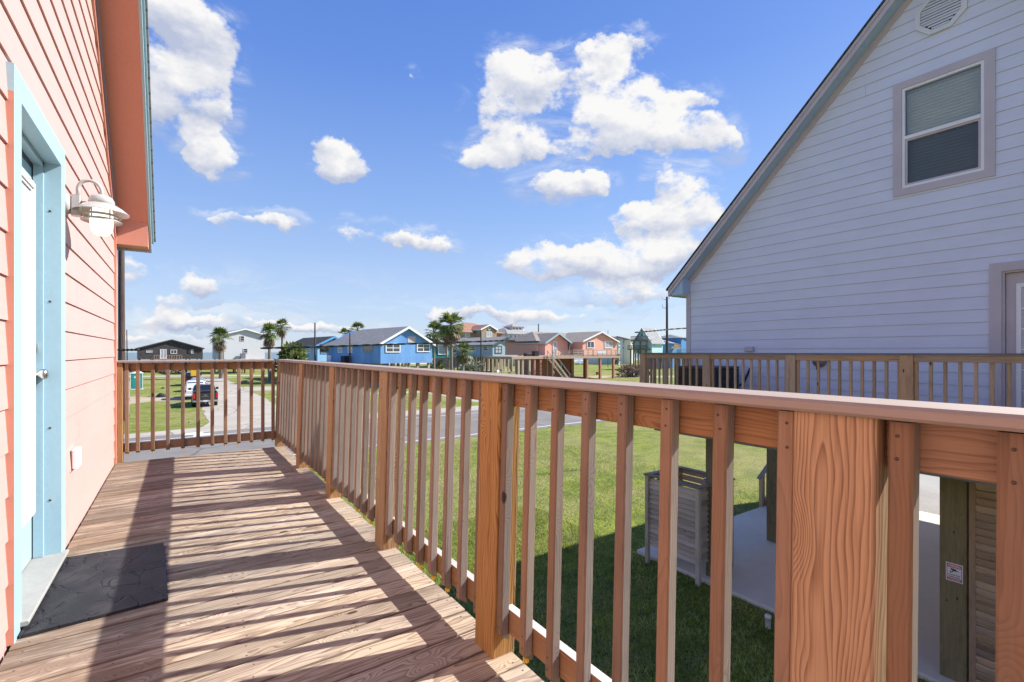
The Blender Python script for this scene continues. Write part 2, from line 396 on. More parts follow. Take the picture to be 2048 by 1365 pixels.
def mat_grass():
    N = NT('lawn', 0.9, 0.1); p = N.pos(); s = N.sep(p)
    big = N.noise(p, 0.16, 4, 0.6); mid = N.noise(p, 1.1, 5, 0.65); fine = N.noise(p, 14.0, 5, 0.75); tiny = N.noise(p, 85.0, 2, 0.6)
    far = N.noise(N.vm('MULTIPLY', p, (0.10, 0.45, 1)), 1.0, 5, 0.7)
    g1 = (0.13, 0.18, 0.028, 1); g2 = (0.28, 0.32, 0.05, 1); dry = (0.38, 0.32, 0.155, 1); dirt = (0.16, 0.115, 0.075, 1)
    c = N.mix(N.mr(mid, 0.38, 0.62, 0, 1), g1, g2)
    c = N.mix(N.mr(big, 0.46, 0.66, 0, 0.65), c, dry)
    c = N.mix(N.mr(far, 0.50, 0.68, 0, 0.6), c, dry)
    c = N.mix(N.mr(fine, 0.54, 0.66, 0, 0.6), c, (0.42, 0.38, 0.19, 1))
    c = N.mix(N.mr(fine, 0.49, 0.38, 0, 0.8), c, (0.030, 0.048, 0.012, 1))
    c = N.mix(N.mr(tiny, 0.52, 0.40, 0, 0.5), c, (0.04, 0.06, 0.016, 1))
    c = N.mix(N.mr(N.noise(p, 2.6, 5, 0.7), 0.66, 0.74, 0, 0.5), c, dirt)
    N.col(c); N.bump(N.math('ADD', fine, N.math('MULTIPLY', tiny, 0.5)), 0.9, 0.05); return N.m
M['grass'] = mat_grass()
M['blade'] = leafmat('grass_blades', (0.14, 0.20, 0.028, 1), (0.36, 0.38, 0.10, 1), 0.3)
def mat_speck(name, a, b, sc=60.0, rough=0.9, crack=None, patch=0.3):
    N = NT(name, rough, 0.2); p = N.pos(); n = N.noise(p, 0.5, 5, 0.65); f = N.noise(p, sc, 3, 0.7)
    c = N.mix(N.mr(n, 0.35, 0.7, 0, 1), a, b)
    c = N.mix(N.mr(f, 0.35, 0.7, 0, patch), c, (a[0] * 0.55, a[1] * 0.55, a[2] * 0.55, 1))
    if crack:
        v = N.vor(N.vm('ADD', p, N.vm('SCALE', N.comb(n, f, 0), 0.8)), crack, 'DISTANCE_TO_EDGE')
        c = N.mix(N.mr(v.outputs['Distance'], 0.012, 0.004, 0, 0.55), c, (0.05, 0.05, 0.05, 1))
    N.col(c); N.bump(f, 0.4, 0.006); return N.m
M['asphalt'] = mat_speck('old_asphalt', (0.18, 0.165, 0.15, 1), (0.24, 0.22, 0.20, 1), 50, crack=0.12)
M['concrete'] = mat_speck('bleached_concrete', (0.36, 0.32, 0.265, 1), (0.45, 0.40, 0.335, 1), 30, crack=0.25, patch=0.18)
M['slab'] = mat_speck('slab_concrete', (0.66, 0.58, 0.48, 1), (0.76, 0.67, 0.56, 1), 24, patch=0.15)
M['dirt'] = mat_speck('sandy_dirt', (0.36, 0.28, 0.19, 1), (0.48, 0.40, 0.30, 1), 8, patch=0.4)
M['sand'] = mat_speck('beach_sand', (0.46, 0.40, 0.32, 1), (0.52, 0.46, 0.38, 1), 3, patch=0.2)
M['line'] = mat_speck('road_paint', (0.72, 0.71, 0.68, 1), (0.60, 0.59, 0.57, 1), 20, patch=0.35)
def mat_sea():
    N = NT('sea', 0.35, 0.5); p = N.pos(); n = N.noise(N.vm('MULTIPLY', p, (0.02, 0.16, 1)), 1.0, 5, 0.65)
    c = N.mix(N.mr(n, 0.4, 0.65, 0, 1), (0.10, 0.155, 0.155, 1), (0.17, 0.225, 0.215, 1))
    y = N.sep(p)[1]
    w = N.noise(N.vm('MULTIPLY', p, (0.035, 0.11, 1)), 1.0, 4, 0.6)
    near = N.math('MULTIPLY', N.mr(w, 0.52, 0.58, 0, 1), N.mr(N.math('SUBTRACT', y, N.math('MULTIPLY', N.sep(p)[0], 0.10)), 330, 190, 0, 0.9))
    N.col(N.mix(near, c, (0.62, 0.65, 0.64, 1))); N.bump(n, 0.2, 0.3); return N.m
M['sea'] = mat_sea()
M['palm'] = leafmat('palm_frond', (0.075, 0.115, 0.03, 1), (0.17, 0.20, 0.06, 1), 0.3)
M['deadpalm'] = leafmat('dead_frond', (0.20, 0.14, 0.08, 1), (0.30, 0.22, 0.13, 1), 0.15)
M['trunk'] = wood('palm_trunk', (0.27, 0.23, 0.19, 1), (0.14, 0.11, 0.09, 1), freq=60)
M['bush'] = leafmat('shrub_leaf', (0.06, 0.09, 0.03, 1), (0.17, 0.20, 0.08, 1), 0.2)
M['drybush'] = leafmat('dry_twigs', (0.17, 0.12, 0.09, 1), (0.26, 0.19, 0.14, 1), 0.1)
M['palegreen'] = leafmat('grey_green_leaf', (0.17, 0.20, 0.13, 1), (0.34, 0.35, 0.25, 1), 0.15)
# ================================================================== timber decks and railings
def railing(name, label, cat, o, along, out, posts, bals, s0, s1, zb=0.0, lean=0.03, mats=('post', 'cedar', 'bal', 'gray', 'cap'), tags=True, group=None, cap_ext=(0, 0), bal_group=None, nails=True, bevel=True):
    """o origin on the inner faces; along / out are unit vectors; posts list of (near, far); bals list of near edges"""
    al = Vector(along); ou = Vector(out)
    T = Matrix(((al.x, ou.x, lean * ou.x, o[0]), (al.y, ou.y, lean * ou.y, o[1]), (0, 0, 1, o[2] + zb), (0, 0, 0, 1)))
    root = thing(name, label, cat, (o[0] + al.x * (s0 + s1) / 2, o[1] + al.y * (s0 + s1) / 2, o[2]), group)
    edges = sorted(posts)
    for a, b in edges:
        m = MB(); m.T = T; m.box(a, b, 0, 0.092, -0.002, 1.052, 'z', 0.005)
        m.box(a + 0.002, b - 0.002, 0.0925, 0.10, -0.26, 1.05, 'z')
        m.build('post', M[mats[0]], root)
    spans = []; cur = s0
    for a, b in edges:
        if a - cur > 0.03: spans.append((cur, a))
        cur = b
    if s1 - cur > 0.03: spans.append((cur, s1))
    mt = MB(); mt.T = T; mb_ = MB(); mb_.T = T
    for a, b in spans:
        mt.box(a + 0.001, b - 0.001, 0.048, 0.086, 0.962, 1.050, 'x', 0.003)
        mb_.box(a + 0.001, b - 0.001, 0.048, 0.086, 0.096, 0.186, 'x', 0.003, fm={'+z': 1})
    mt.build('top_rail', M[mats[1]], root); mb_.build('bottom_rail', [M[mats[1]], M['pale']], root)
    mc = MB(); mc.T = T; mc.box(s0 - cap_ext[0], s1 + cap_ext[1], -0.016, 0.122, 1.0535, 1.079, 'x', 0.006); mc.build('cap_board', M[mats[4]], root)
    for s in bals:
        m = MB(); m.T = T
        tw = R.uniform(-0.0015, 0.0015); w = 0.036
        m.box(s + tw, s + w + tw, 0.010, 0.0465, 0.100, 1.049, 'z', 0.0045, fm={'-x': 1})
        # bevelled foot
        n0 = len(m.v)
        m._add([(s + tw, 0.012, 0.100), (s + w + tw, 0.012, 0.100), (s + w + tw, 0.0465, 0.100), (s + tw, 0.0465, 0.100), (s + tw, 0.040, 0.080), (s + w + tw, 0.040, 0.080), (s + w + tw, 0.0465, 0.080), (s + tw, 0.0465, 0.080)],
               [(0.05, 0, 0)] * 4 + [(0.02, 0, 0)] * 4, [[0, 1, 5, 4], [2, 3, 7, 6], [0, 4, 7, 3], [1, 2, 6, 5], [4, 5, 6, 7]], [0, 0, 1, 0, 0])
        if nails:
            for zz in (0.985 + R.uniform(-.01, .01), 1.025, 0.125, 0.165):
                m.lathe((s + w / 2 + R.uniform(-.005, .005), 0.0092, zz), [(0.0001, -0.0012), (0.0029, -0.0009), (0.0031, 0.002)], 7, 2, 'y')
        b = m.build('baluster', [M[mats[2]], M[mats[3]], M['screw']], root)
        if tags and R.random() < 0.6:
            t = MB(); t.T = T; dx = R.uniform(-0.006, 0.006)
            t.box(s + 0.008 + dx, s + 0.014 + dx, 0.030, 0.042, 0.060 + R.uniform(0, .006), 0.0795, 'z')
            t.box(s + 0.019 + dx, s + 0.026 + dx, 0.028, 0.042, 0.056 + R.uniform(0, .008), 0.0795, 'z')
            tg = t.build('end_tag', M['yellow'], b)
    return root
# --- our deck
E0 = 0.475
far_edges = [E0 + 1.215 * k for k in range(-2, 5)] + [6.68]
posts = [(e - 0.14, e) for e in far_edges]
bals = []
for k in range(-2, 5):
    e = E0 + 1.215 * k; nxt = (E0 + 1.215 * (k + 1) if k < 4 else 6.68)
    if k == 4:
        e = E0 + 1.215 * 4; n = 7; gap = 6.54 - e; nn = 8
    gap = nxt - 0.14 - e; n = 8
    for i in range(n): bals.append(e + 0.001 + (gap - 0.038) * i / (n - 1) - (0.013 if i == n - 1 and k < 0 else 0))
railing('deck_railing', 'long warm brown timber railing with taupe cap running from the foreground along the deck', 'railing',
        (0.98, 0, 0), (0, 1, 0), (1, 0, 0), posts, bals, -1.2, 6.68, cap_ext=(0, 0.06))
fx = [-0.555, -0.476 + 0.0, -0.385, -0.255, -0.122, 0.014, 0.158, 0.300, 0.430, 0.567, 0.702, 0.826, 0.925]
railing('end_railing', 'short timber railing across the far end of the deck between corner post and coral wall', 'railing',
        (0, 6.56, 0), (1, 0, 0), (0, 1, 0), [(-0.553, -0.50)], [x + 0.0 for x in (-0.485, -0.392, -0.262, -0.128, 0.010, 0.152, 0.292, 0.424, 0.560, 0.692, 0.818, 0.93)], -0.553, 0.977, lean=0.0, cap_ext=(0, -0.02))
deck = thing('wooden_deck', 'sunlit timber balcony deck of brown weathered boards with slatted railing shadows', 'deck', (0.25, 2.5, 0))
m = MB(); pitch = 0.1505; k0 = int(math.floor((-1.5 - 1.772) / pitch)); y = 1.772 + k0 * pitch
while y < 6.50:
    w = pitch - R.uniform(0.006, 0.012); y1 = min(y + w, 6.555)
    dz = R.uniform(-0.0015, 0.0015)
    m.box(-0.553, 1.065 + R.uniform(-0.004, 0.003), y + 0.002, y1, -0.036, 0.0 + dz, 'x', 0.0035)
    for xx in (1.035, 0.62, 0.22, -0.2, -0.50):
        for fy in (0.2, 0.8):
            m.lathe((xx + R.uniform(-.012, .012), y + w * fy + R.uniform(-.008, .008), dz), [(0.0001, 0.0009), (0.0036, 0.0007), (0.0042, -0.001)], 7, 1)
    y += pitch
m.build('deck_boards', [M['deck'], M['screw']], deck)
m = MB(); m.box(1.022, 1.06, -1.4, 6.50, -0.275, -0.04, 'y'); m.box(-0.55, 1.02, 6.50, 6.538, -0.275, -0.04, 'x')
for yy in (-1.0, -0.4, 0.2, 0.8, 1.4, 2.0, 2.6, 3.2, 3.8, 4.4, 5.0, 5.6, 6.2): m.box(-0.55, 1.02, yy, yy + 0.038, -0.275, -0.04, 'x')
m.build('joist_frame', M['nbwood'], deck)
for yy in (-1.0, 2.7, 6.2):
    m = MB(); m.box(0.80, 1.0, yy, yy + 0.2, G, -0.28, 'z', 0.01); m.build('piling', M['pile'], deck)
# --- doormat
m = MB(); pts = [(-0.540, 2.752), (-0.046, 2.779), (-0.082, 3.598), (-0.551, 3.66)]
m.poly([(x, y, 0.003) for x, y in pts], 0.013, (0, 0, 1))
tag(m.build('doormat', M['mat']), 'dark grey rubber doormat with flagstone pattern lying before the light blue door', 'doormat')
M['lap_shadow'] = plain('painted_lap_shadow', (0.40, 0.41, 0.47, 1), 0.8)  # shade under the siding laps, put into the colour of thin strips
# ================================================================== the two gabled cottages
def cottage(name, label, xw, s, Yr, hw, Sz, o, Ye, depth, p, z0, zmin, openings, mt, frz, roofm, boxz, seams=(), lapt=0.0095, lap_shadow=False):
    root = thing(name, label, 'house', (xw - s * depth / 2, Yr, G))
    X = lambda d: xw + s * d                      # d = distance outwards from the wall plane
    def bx(mb, d0, d1, *a, **k):
        a0, a1 = sorted((X(d0), X(d1))); mb.box(a0, a1, *a, **k)
    # core
    c = MB(); ht = hw + 0.09
    prof = [(-ht, zmin), (ht, zmin), (ht, Sz - ht + 0.12), (0, Sz + 0.12), (-ht, Sz - ht + 0.12)]
    c.poly([(X(-0.19), Yr + a, b) for a, b in prof], depth - 0.2, (-s, 0, 0)); c.build('wall', M[mt[1]], root)
    # lap siding
    m = MB(); zz = z0 - math.ceil((z0 - zmin) / p) * p; row = 0
    while zz < Sz - frz:
        za, zb_ = max(zz, zmin), zz + p
        lim = lambda z: max(0.0, min(hw, Sz - frz - z))
        cuts = sorted(set([-hw, hw] + [q - Yr for op in openings for q in op[:2] if op[2] < zb_ and op[3] > za]))
        rs = random.Random(row * 7 + int(xw * 10)); sm = [q_ for q_ in (rs.uniform(-4, -0.5), rs.uniform(-0.3, 4)) if (not lap_shadow or row % 9 == 3) and all(not (o_[0] - .15 < q_ + Yr < o_[1] + .15) for o_ in openings)]
        cr = sorted(cuts + [q_ for z_ in sm for q_ in (z_, z_ + 0.0035)])
        for a, b in zip(cr[:-1], cr[1:]):
            if b - a < 4e-3: continue
            mid = (a + b) / 2 + Yr; segs = [(za, zb_)]
            for (y0, y1, q0, q1) in openings:
                if y0 < mid < y1:
                    ns = []
                    for (u, v) in segs:
                        if q0 <= u and q1 >= v: continue
                        if q1 <= u or q0 >= v: ns.append((u, v)); continue
                        if q0 > u: ns.append((u, q0))
                        if q1 < v: ns.append((q1, v))
                    segs = ns
            for (u, v) in segs:
                la, lb = lim(u), lim(v)
                A = [max(a, -la), min(b, la)]; B = [max(a, -lb), min(b, lb)]
                if A[1] <= A[0] + 1e-4: continue
                if B[1] <= B[0]:
                    q_ = 0.0 if A[0] * A[1] < 0 else (A[0] if abs(A[0]) < abs(A[1]) else A[1])
                    B = [q_, q_]; v = min(v, Sz - frz - abs(q_))
                    if v <= u: continue
                du = lapt * (1 - (u - zz) / p); dv = lapt * (1 - (v - zz) / p) * 1.0
                pts = [(X(du), Yr + A[0], u), (X(du), Yr + A[1], u), (X(dv), Yr + B[1], v), (X(dv), Yr + B[0], v),
                       (X(-0.012), Yr + A[0], u), (X(-0.012), Yr + A[1], u), (X(-0.012), Yr + B[1], v), (X(-0.012), Yr + B[0], v)]
                m._add(pts, [(q[1], q[2], 0) for q in pts], [[0, 1, 2, 3], [4, 7, 6, 5], [0, 4, 5, 1], [0, 3, 7, 4], [1, 5, 6, 2], [3, 2, 6, 7]], 0)
        if lap_shadow:  # darker strip below each board paints in the lap's shadow line
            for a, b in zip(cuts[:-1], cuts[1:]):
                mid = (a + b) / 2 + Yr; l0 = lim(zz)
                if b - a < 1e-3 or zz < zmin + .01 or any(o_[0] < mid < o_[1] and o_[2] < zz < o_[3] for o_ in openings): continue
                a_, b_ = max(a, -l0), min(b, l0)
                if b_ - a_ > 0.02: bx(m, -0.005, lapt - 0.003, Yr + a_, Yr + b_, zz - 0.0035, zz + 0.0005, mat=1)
        zz += p; row += 1
    m.build('siding', [M[mt[0]], M['lap_shadow']], root)
    # frieze, soffit, rake boards (both slopes), corner boards
    fz, sf, rk, up = MB(), MB(), MB(), MB()
    for sg in (1, -1):
        def par(mb, d0, d1, lo, hi, ya, yb):
            pts = [(X(d0), Yr + sg * ya, Sz - ya + lo), (X(d0), Yr + sg * yb, Sz - yb + lo), (X(d0), Yr + sg * yb, Sz - yb + hi), (X(d0), Yr + sg * ya, Sz - ya + hi)]
            mb.poly(pts, abs(d1 - d0), (s if d1 > d0 else -s, 0, 0))
        par(fz, -0.01, 0.020, -frz - 0.01, -0.03, 0, hw + 0.1)
        par(up, -0.01, 0.030, -0.034, -0.004, 0, hw + 0.12)
        par(sf, -0.01, o - 0.02, -0.003, 0.012, 0, Ye - 0.02)
        par(rk, o - 0.022, o, -0.02, 0.15, 0, Ye)
        par(rk, o - 0.005, o + 0.018, 0.085, 0.155, 0, Ye + 0.005)
        y0, y1 = sorted((Yr + sg * (hw - 0.005), Yr + sg * (hw + 0.10)))
        cb = MB(); bx(cb, -0.03, 0.022, y0, y1, zmin, Sz - hw - 0.1, g='z'); cb.build('corner_board', M[mt[2]], root)
        # eave box return
        bb = MB(); ya, yb = hw + 0.02, Ye - 0.005
        P = [(Yr + sg * ya, boxz), (Yr + sg * yb, boxz), (Yr + sg * yb, Sz - yb - 0.004), (Yr + sg * ya, Sz - ya - 0.004)]
        bb.poly([(X(-depth + 0.3), a, b) for a, b in P], depth - 0.3 + o - 0.024, (s, 0, 0)); bb.build('eave_box', M[mt[4]], root)
        eb = MB(); a, b = sorted((Yr + sg * Ye, Yr + sg * (Ye + 0.02))); eb.box(*sorted((X(-depth), X(o))), a, b, boxz - 0.02, Sz - Ye + 0.15); eb.build('eave_fascia', M[mt[3]], root)
    fz.build('frieze', M[mt[2]], root); up.build('soffit_moulding', M['soffblue'] if s > 0 else M[mt[2]], root)
    sf.build('soffit', M[mt[4]], root); rk.build('rake_board', M[mt[3]], root)
    rf = MB()
    for sg in (1, -1):
        d0, d1 = X(-depth - 0.3), X(o + 0.035); x0, x1 = sorted((d0, d1)); L = (Ye + 0.05)
        q = 1 / math.sqrt(2)
        vs = []
        for x in (x0, x1):
            for (yy, h) in ((0, 0.165), (L, 0.165), (L, 0.205), (0, 0.205)):
                vs.append((x, Yr + sg * yy, Sz - yy + h))
        gs = [(v[0], (abs(v[1] - Yr)) / q, v[2] * 0) for v in vs]
        rf._add(vs, gs, [[0, 1, 2, 3], [4, 7, 6, 5], [0, 4, 5, 1], [1, 5, 6, 2], [2, 6, 7, 3], [3, 7, 4, 0]], 0)
    rf.box(*sorted((X(-depth - 0.3), X(o + 0.04))), Yr - 0.10, Yr + 0.10, Sz + 0.16, Sz + 0.25, 'x', 0.04)
    rf.build('roof', M[roofm], root)
    return root, X
def frame(mb, X, d0, d1, y0, y1, z0, z1, w, mat=0, fm=None, sides='lrtb'):
    a, b = sorted((X(d0), X(d1)))
    if 't' in sides: mb.box(a, b, y0, y1, z1 - w, z1, 'y', 0, mat)
    if 'b' in sides: mb.box(a, b, y0, y1, z0, z0 + w, 'y', 0, mat)
    lo = z0 + (w if 'b' in sides else 0); hi = z1 - (w if 't' in sides else 0)
    if 'l' in sides: mb.box(a, b, y0, y0 + w, lo, hi, 'z', 0, mat, fm)
    if 'r' in sides: mb.box(a, b, y1 - w, y1, lo, hi, 'z', 0, mat)
M['frost'] = paint('frosted_glass', (0.55, 0.58, 0.60, 1), 0.35)
# --- our coral house
ours, X = cottage('coral_house', 'coral pink lap sided house wall with light blue door beside the deck', -0.572, 1, 2.1, 4.41, 7.0, 0.31, 4.69, 11.0, 0.1755, 1.121, G + 2.6,
                  [(2.72, 3.75, -0.3, 2.31)], ('coral', 'coral', 'coraltrim', 'blue', 'coraltrim'), 0.22, 'shgrey', 2.31)
m = MB(); frame(m, X, 0.0, 0.026, 2.714, 3.757, 0.0, 2.325, 0.112, 0, {'-y': 1}, 'lrt'); m.build('door_casing', [M['blue'], M['coraltrim']], ours)
m = MB(); m.box(X(-0.19), X(0.0), 3.645, 3.70, 0.0, 2.213, 'z'); m.box(X(-0.19), X(0.0), 2.77, 2.826, 0.0, 2.213, 'z'); m.box(X(-0.19), X(0.0), 2.826, 3.645, 2.213, 2.27, 'y')
m.box(X(-0.085), X(-0.045), 3.625, 3.645, 0.05, 2.213, 'z'); m.box(X(-0.085), X(-0.045), 2.826, 3.645, 2.19, 2.2125, 'y')
for zz in (0.35, 0.75, 1.45, 1.95): m.lathe((X(-0.02), 3.6445, zz), [(0.0001, -0.002), (0.006, -0.0015), (0.007, 0.002)], 8, 1, 'y')
m.build('door_jamb', [M['blue'], M['screw']], ours)
m = MB(); m.box(X(-0.135), X(-0.088), 3.6225, 3.6445, 0.05, 2.19, 'z'); m.box(X(-0.135), X(-0.088), 2.83, 3.6225, 2.165, 2.1895, 'y'); m.build('weatherstrip', M['dkstrip'], ours)
dr = MB(); dr.box(X(-0.132), X(-0.090), 2.835, 3.6222, 0.055, 2.1645, 'z'); door = dr.build('door', M['blue'], ours)
m = MB(); frame(m, X, -0.0895, -0.072, 2.91, 3.585, 0.30, 2.08, 0.055); frame(m, X, -0.0885, -0.064, 2.925, 3.57, 0.315, 2.065, 0.025); m.build('lite_frame', M['white'], door)
m = MB(); m.box(X(-0.0890), X(-0.080), 2.9655, 3.5295, 0.3555, 2.0245); m.build('door_glass', M['frost'], door)
m = MB(); m.lathe((X(-0.090), 3.598, 1.05), [(0.0001, 0.0), (0.034, 0.0), (0.034, 0.006), (0.014, 0.012), (0.013, 0.030), (0.024, 0.038), (0.029, 0.05), (0.027, 0.064), (0.018, 0.070), (0.0001, 0.071)], 24, 0, 'x'); m.build('door_knob', M['metal'], door)
m = MB(); m.lathe((X(-0.090), 3.598, 1.192), [(0.0001, 0.0), (0.033, 0.0), (0.032, 0.016), (0.026, 0.026), (0.0001, 0.027)], 24, 0, 'x'); m.build('deadbolt', M['metal'], door)
m = MB(); m.box(X(-0.135), X(0.052), 2.80, 3.69, 0.030, 0.048, 'y', 0.004); m.box(X(-0.10), X(0.02), 2.827, 3.644, 0.0, 0.029, 'y'); m.build('door_sill', M['sill'], ours)
# outlet cover on the siding
m = MB(); m.box(X(0.010), X(0.040), 4.06, 4.215, 0.435, 0.55, 'z', 0.008); m.box(X(0.0402), X(0.043), 4.095, 4.18, 0.455, 0.53, 'z', 0.002); m.build('outlet_cover', M['white'], ours)
m = MB(); m.box(-0.64, -0.565, 6.615, 6.70, G + 0.1, 2.3, 'z', 0.01); m.build('downspout', M['blue'], ours)
for yy in (-1.8, 1.3, 4.2, 6.3):
    for xx in (-0.95, -5.5, -10.5):
        m = MB(); m.box(xx - 0.13, xx + 0.13, yy - 0.13, yy + 0.13, G, G + 2.6, 'z', 0.01); m.build('piling', M['pile'], ours)
# --- wall lamp
lx, ly = -0.398, 3.885
lamp = thing('wall_lamp', 'white gooseneck barn style wall lamp glowing beside the light blue door', 'wall lamp', (-0.55, ly, 2.06))
m = MB(); m.lathe((-0.566, ly, 2.055), [(0.0001, 0.0), (0.062, 0.0), (0.062, 0.012), (0.050, 0.026), (0.0001, 0.027)], 28, 0, 'x'); m.build('back_plate', M['lampw'], lamp)
m = MB(); m.box(-0.538, -0.492, ly - 0.026, ly + 0.026, 1.99, 2.115, 'z', 0.006); m.build('arm_bracket', M['lampw'], lamp)
m = MB(); pts = [(-0.508, ly, 2.10)] + [(-0.453 - 0.055 * math.cos(a), ly, 2.155 + 0.062 * math.sin(a)) for a in [math.pi * k / 12 for k in range(13)]] + [(lx, ly, 2.12)]
m.tube(pts, 0.0105, 10); m.build('gooseneck_arm', M['lampw'], lamp)
m = MB(); m.lathe((lx, ly, 0), [(0.0001, 2.137), (0.03, 2.136), (0.052, 2.126), (0.062, 2.105), (0.066, 2.082), (0.060, 2.078)], 32); m.build('lamp_cap', M['lampw'], lamp)
m = MB(); m.lathe((lx, ly, 0), [(0.05, 2.084), (0.075, 2.078), (0.105, 2.058), (0.136, 2.030), (0.138, 2.026), (0.133, 2.027), (0.10, 2.050), (0.07, 2.068), (0.05, 2.072)], 40); m.build('lamp_shade', M['lampw'], lamp)
for zc, r1 in ((2.012, 0.098), (1.984, 0.100)):
    m = MB(); m.lathe((lx, ly, zc), [(0.058, 0.012), (0.075, 0.008), (r1, -0.008), (r1, -0.012), (0.075, 0.003), (0.057, 0.006)], 36); m.build('louvre_ring', M['lampw'], lamp)
m = MB()
for k in range(4):
    a = math.pi / 4 + k * math.pi / 2; m.beam((lx + 0.061 * math.cos(a), ly + 0.061 * math.sin(a), 1.985), (lx + 0.061 * math.cos(a), ly + 0.061 * math.sin(a), 2.075), 0.006, 0.006)
m.build('ring_stay', M['lampw'], lamp)
m = MB(); m.lathe((lx, ly, 0), [(0.045, 2.07), (0.055, 2.03), (0.057, 1.975), (0.056, 1.945), (0.050, 1.915), (0.036, 1.895), (0.015, 1.886), (0.0001, 1.885)], 28); m.build('globe', M['globe'], lamp)
m = MB(); m.lathe((lx, ly, 0), [(0.0001, 1.888), (0.005, 1.886), (0.004, 1.877), (0.0001, 1.875)], 10); m.build('finial', M['metal'], lamp)
m = MB(); m.lathe((-0.492, ly, 2.075), [(0.0001, 0), (0.008, 0.0), (0.012, 0.008), (0.012, 0.022), (0.0001, 0.024)], 10, 0, 'x'); m.build('wire_nut', M['orange'], lamp)
# --- neighbour's pale blue house
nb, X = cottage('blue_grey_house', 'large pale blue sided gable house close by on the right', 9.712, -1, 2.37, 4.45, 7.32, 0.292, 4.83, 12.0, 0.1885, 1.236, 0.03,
                [(1.80, 2.95, 3.75, 5.54), (0.72, 1.80, -0.2, 2.43)], ('nbside', 'nbside', 'nbtrim', 'nbtrim', 'nbsoff'), 0.13, 'shdark', 2.49, lapt=0.011, lap_shadow=True)
m = MB(); frame(m, X, 0.0, 0.030, 1.762, 2.972, 3.718, 5.570, 0.115); wn = m.build('window', M['nbtrim'], nb)
m = MB(); frame(m, X, -0.04, 0.018, 1.879, 2.855, 3.835, 5.453, 0.036)
m.box(*sorted((X(-0.03), X(0.022))), 1.916, 2.818, 4.62, 4.675, 'y'); m.build('window_frame', M['white'], wn)
m = MB(); frame(m, X, -0.035, 0.004, 1.916, 2.818, 3.872, 4.619, 0.030); m.build('lower_sash', M['nbtrim'], wn)
m = MB(); m.box(*sorted((X(-0.016), X(-0.012))), 1.917, 2.817, 4.676, 5.416); m.build('upper_glass', M['glass'], wn)
m = MB(); m.box(*sorted((X(-0.024), X(-0.020))), 1.947, 2.787, 3.903, 4.588); m.build('lower_glass', M['screen'], wn)
m = MB(); zz = 3.88
while zz < 5.42:
    a, b = sorted((X(-0.085), X(-0.045)))
    m.poly([(a, 1.92, zz), (b, 1.92, zz + 0.026), (b, 1.92, zz + 0.029), (a, 1.92, zz + 0.003)], 0.896, (0, 1, 0)); zz += 0.050
m.box(*sorted((X(-0.14), X(-0.128))), 1.90, 2.83, 3.85, 5.44, 'y')
m.build('blinds', M['blind'], wn)
m = MB()
oct_ = lambda r: [(2.372 + r * math.cos(math.radians(22.5 + 45 * k)), 6.45 + r * math.sin(math.radians(22.5 + 45 * k))) for k in range(8)]
O, I = oct_(0.335), oct_(0.265)
for k in range(8):
    j = (k + 1) % 8
    m.poly([(X(0.0), *O[k]), (X(0.0), *O[j]), (X(0.0), *I[j]), (X(0.0), *I[k])], 0.042, (-1, 0, 0))
m.poly([(X(0.001), *q) for q in I], 0.008, (-1, 0, 0), 1)
zz = 6.45 - 0.235
while zz < 6.45 + 0.25:
    h = 0.245 - max(0, abs(zz - 6.45) - 0.10) * 1.02
    m.poly([(X(0.018), 2.372 - h, zz + 0.035), (X(0.028), 2.372 - h, zz), (X(0.034), 2.372 - h, zz + 0.001), (X(0.024), 2.372 - h, zz + 0.036)], 2 * h, (0, 1, 0)); zz += 0.044
m.build('gable_vent', [M['vent'], M['dark']], nb)
m = MB(); frame(m, X, 0.0, 0.030, 0.70, 1.822, 0.05, 2.452, 0.125, sides='lrt'); m.build('door_casing', M['nbtrim'], nb)
m = MB(); frame(m, X, -0.15, -0.0, 0.79, 1.70, 0.05, 2.33, 0.030, sides='lrt'); m.build('door_jamb', M['nbtrim'], nb)
m = MB(); m.box(*sorted((X(-0.10), X(-0.055))), 0.825, 1.665, 0.06, 2.297, 'z'); dd = m.build('door', M['nbtrim'], nb)
m = MB(); frame(m, X, -0.0545, -0.035, 0.93, 1.56, 0.28, 2.14, 0.05); m.build('lite_frame', M['white'], dd)
m = MB(); m.box(*sorted((X(-0.054), X(-0.048))), 0.981, 1.509, 0.331, 2.089); m.build('door_glass', M['wincurt'], dd)
m = MB()
for zz in [0.33 + 0.29 * k for k in range(1, 6)]: m.box(*sorted((X(-0.0478), X(-0.040))), 0.981, 1.509, zz, zz + 0.012)
for yy in (1.15, 1.33): m.box(*sorted((X(-0.0478), X(-0.042))), yy, yy + 0.012, 0.331, 2.089)
m.build('muntin', M['white'], dd)
# small fittings on the neighbour's wall
q = atx(1500, 701, 9.70); m = MB(); m.box(*sorted((X(0.012), X(0.07))), q.y - 0.085, q.y + 0.085, q.z - 0.03, q.z + 0.075, 'y', 0.01); m.build('outlet_cover', M['nbtrim'], nb)
q = atx(1640, 722, 9.70); m = MB(); m.lathe((9.70, q.y, q.z), [(0.0001, -0.10), (0.09, -0.09), (0.115, -0.05), (0.12, 0.0)], 20, 0, 'x'); m.build('porch_bulkhead', M['galv'], nb)
m = MB(); m.tube([(9.60, q.y, q.z - 0.02), (9.585, q.y + .01, q.z - .10), (9.59, q.y + .015, q.z - .16)], 0.008, 6); m.build('conduit', M['cable'], nb)
for xx in (9.55, 12.6, 16.5, 21.0):
    for yy in ((6.08, 2.16, -1.7) if xx < 10 else (6.35, 2.2, -1.9)):
        m = MB(); m.box(xx - 0.14, xx + 0.14, yy - 0.155, yy + 0.155, G + 0.10, -0.1, 'z', 0.012); m.build('piling', M['pile'], nb)
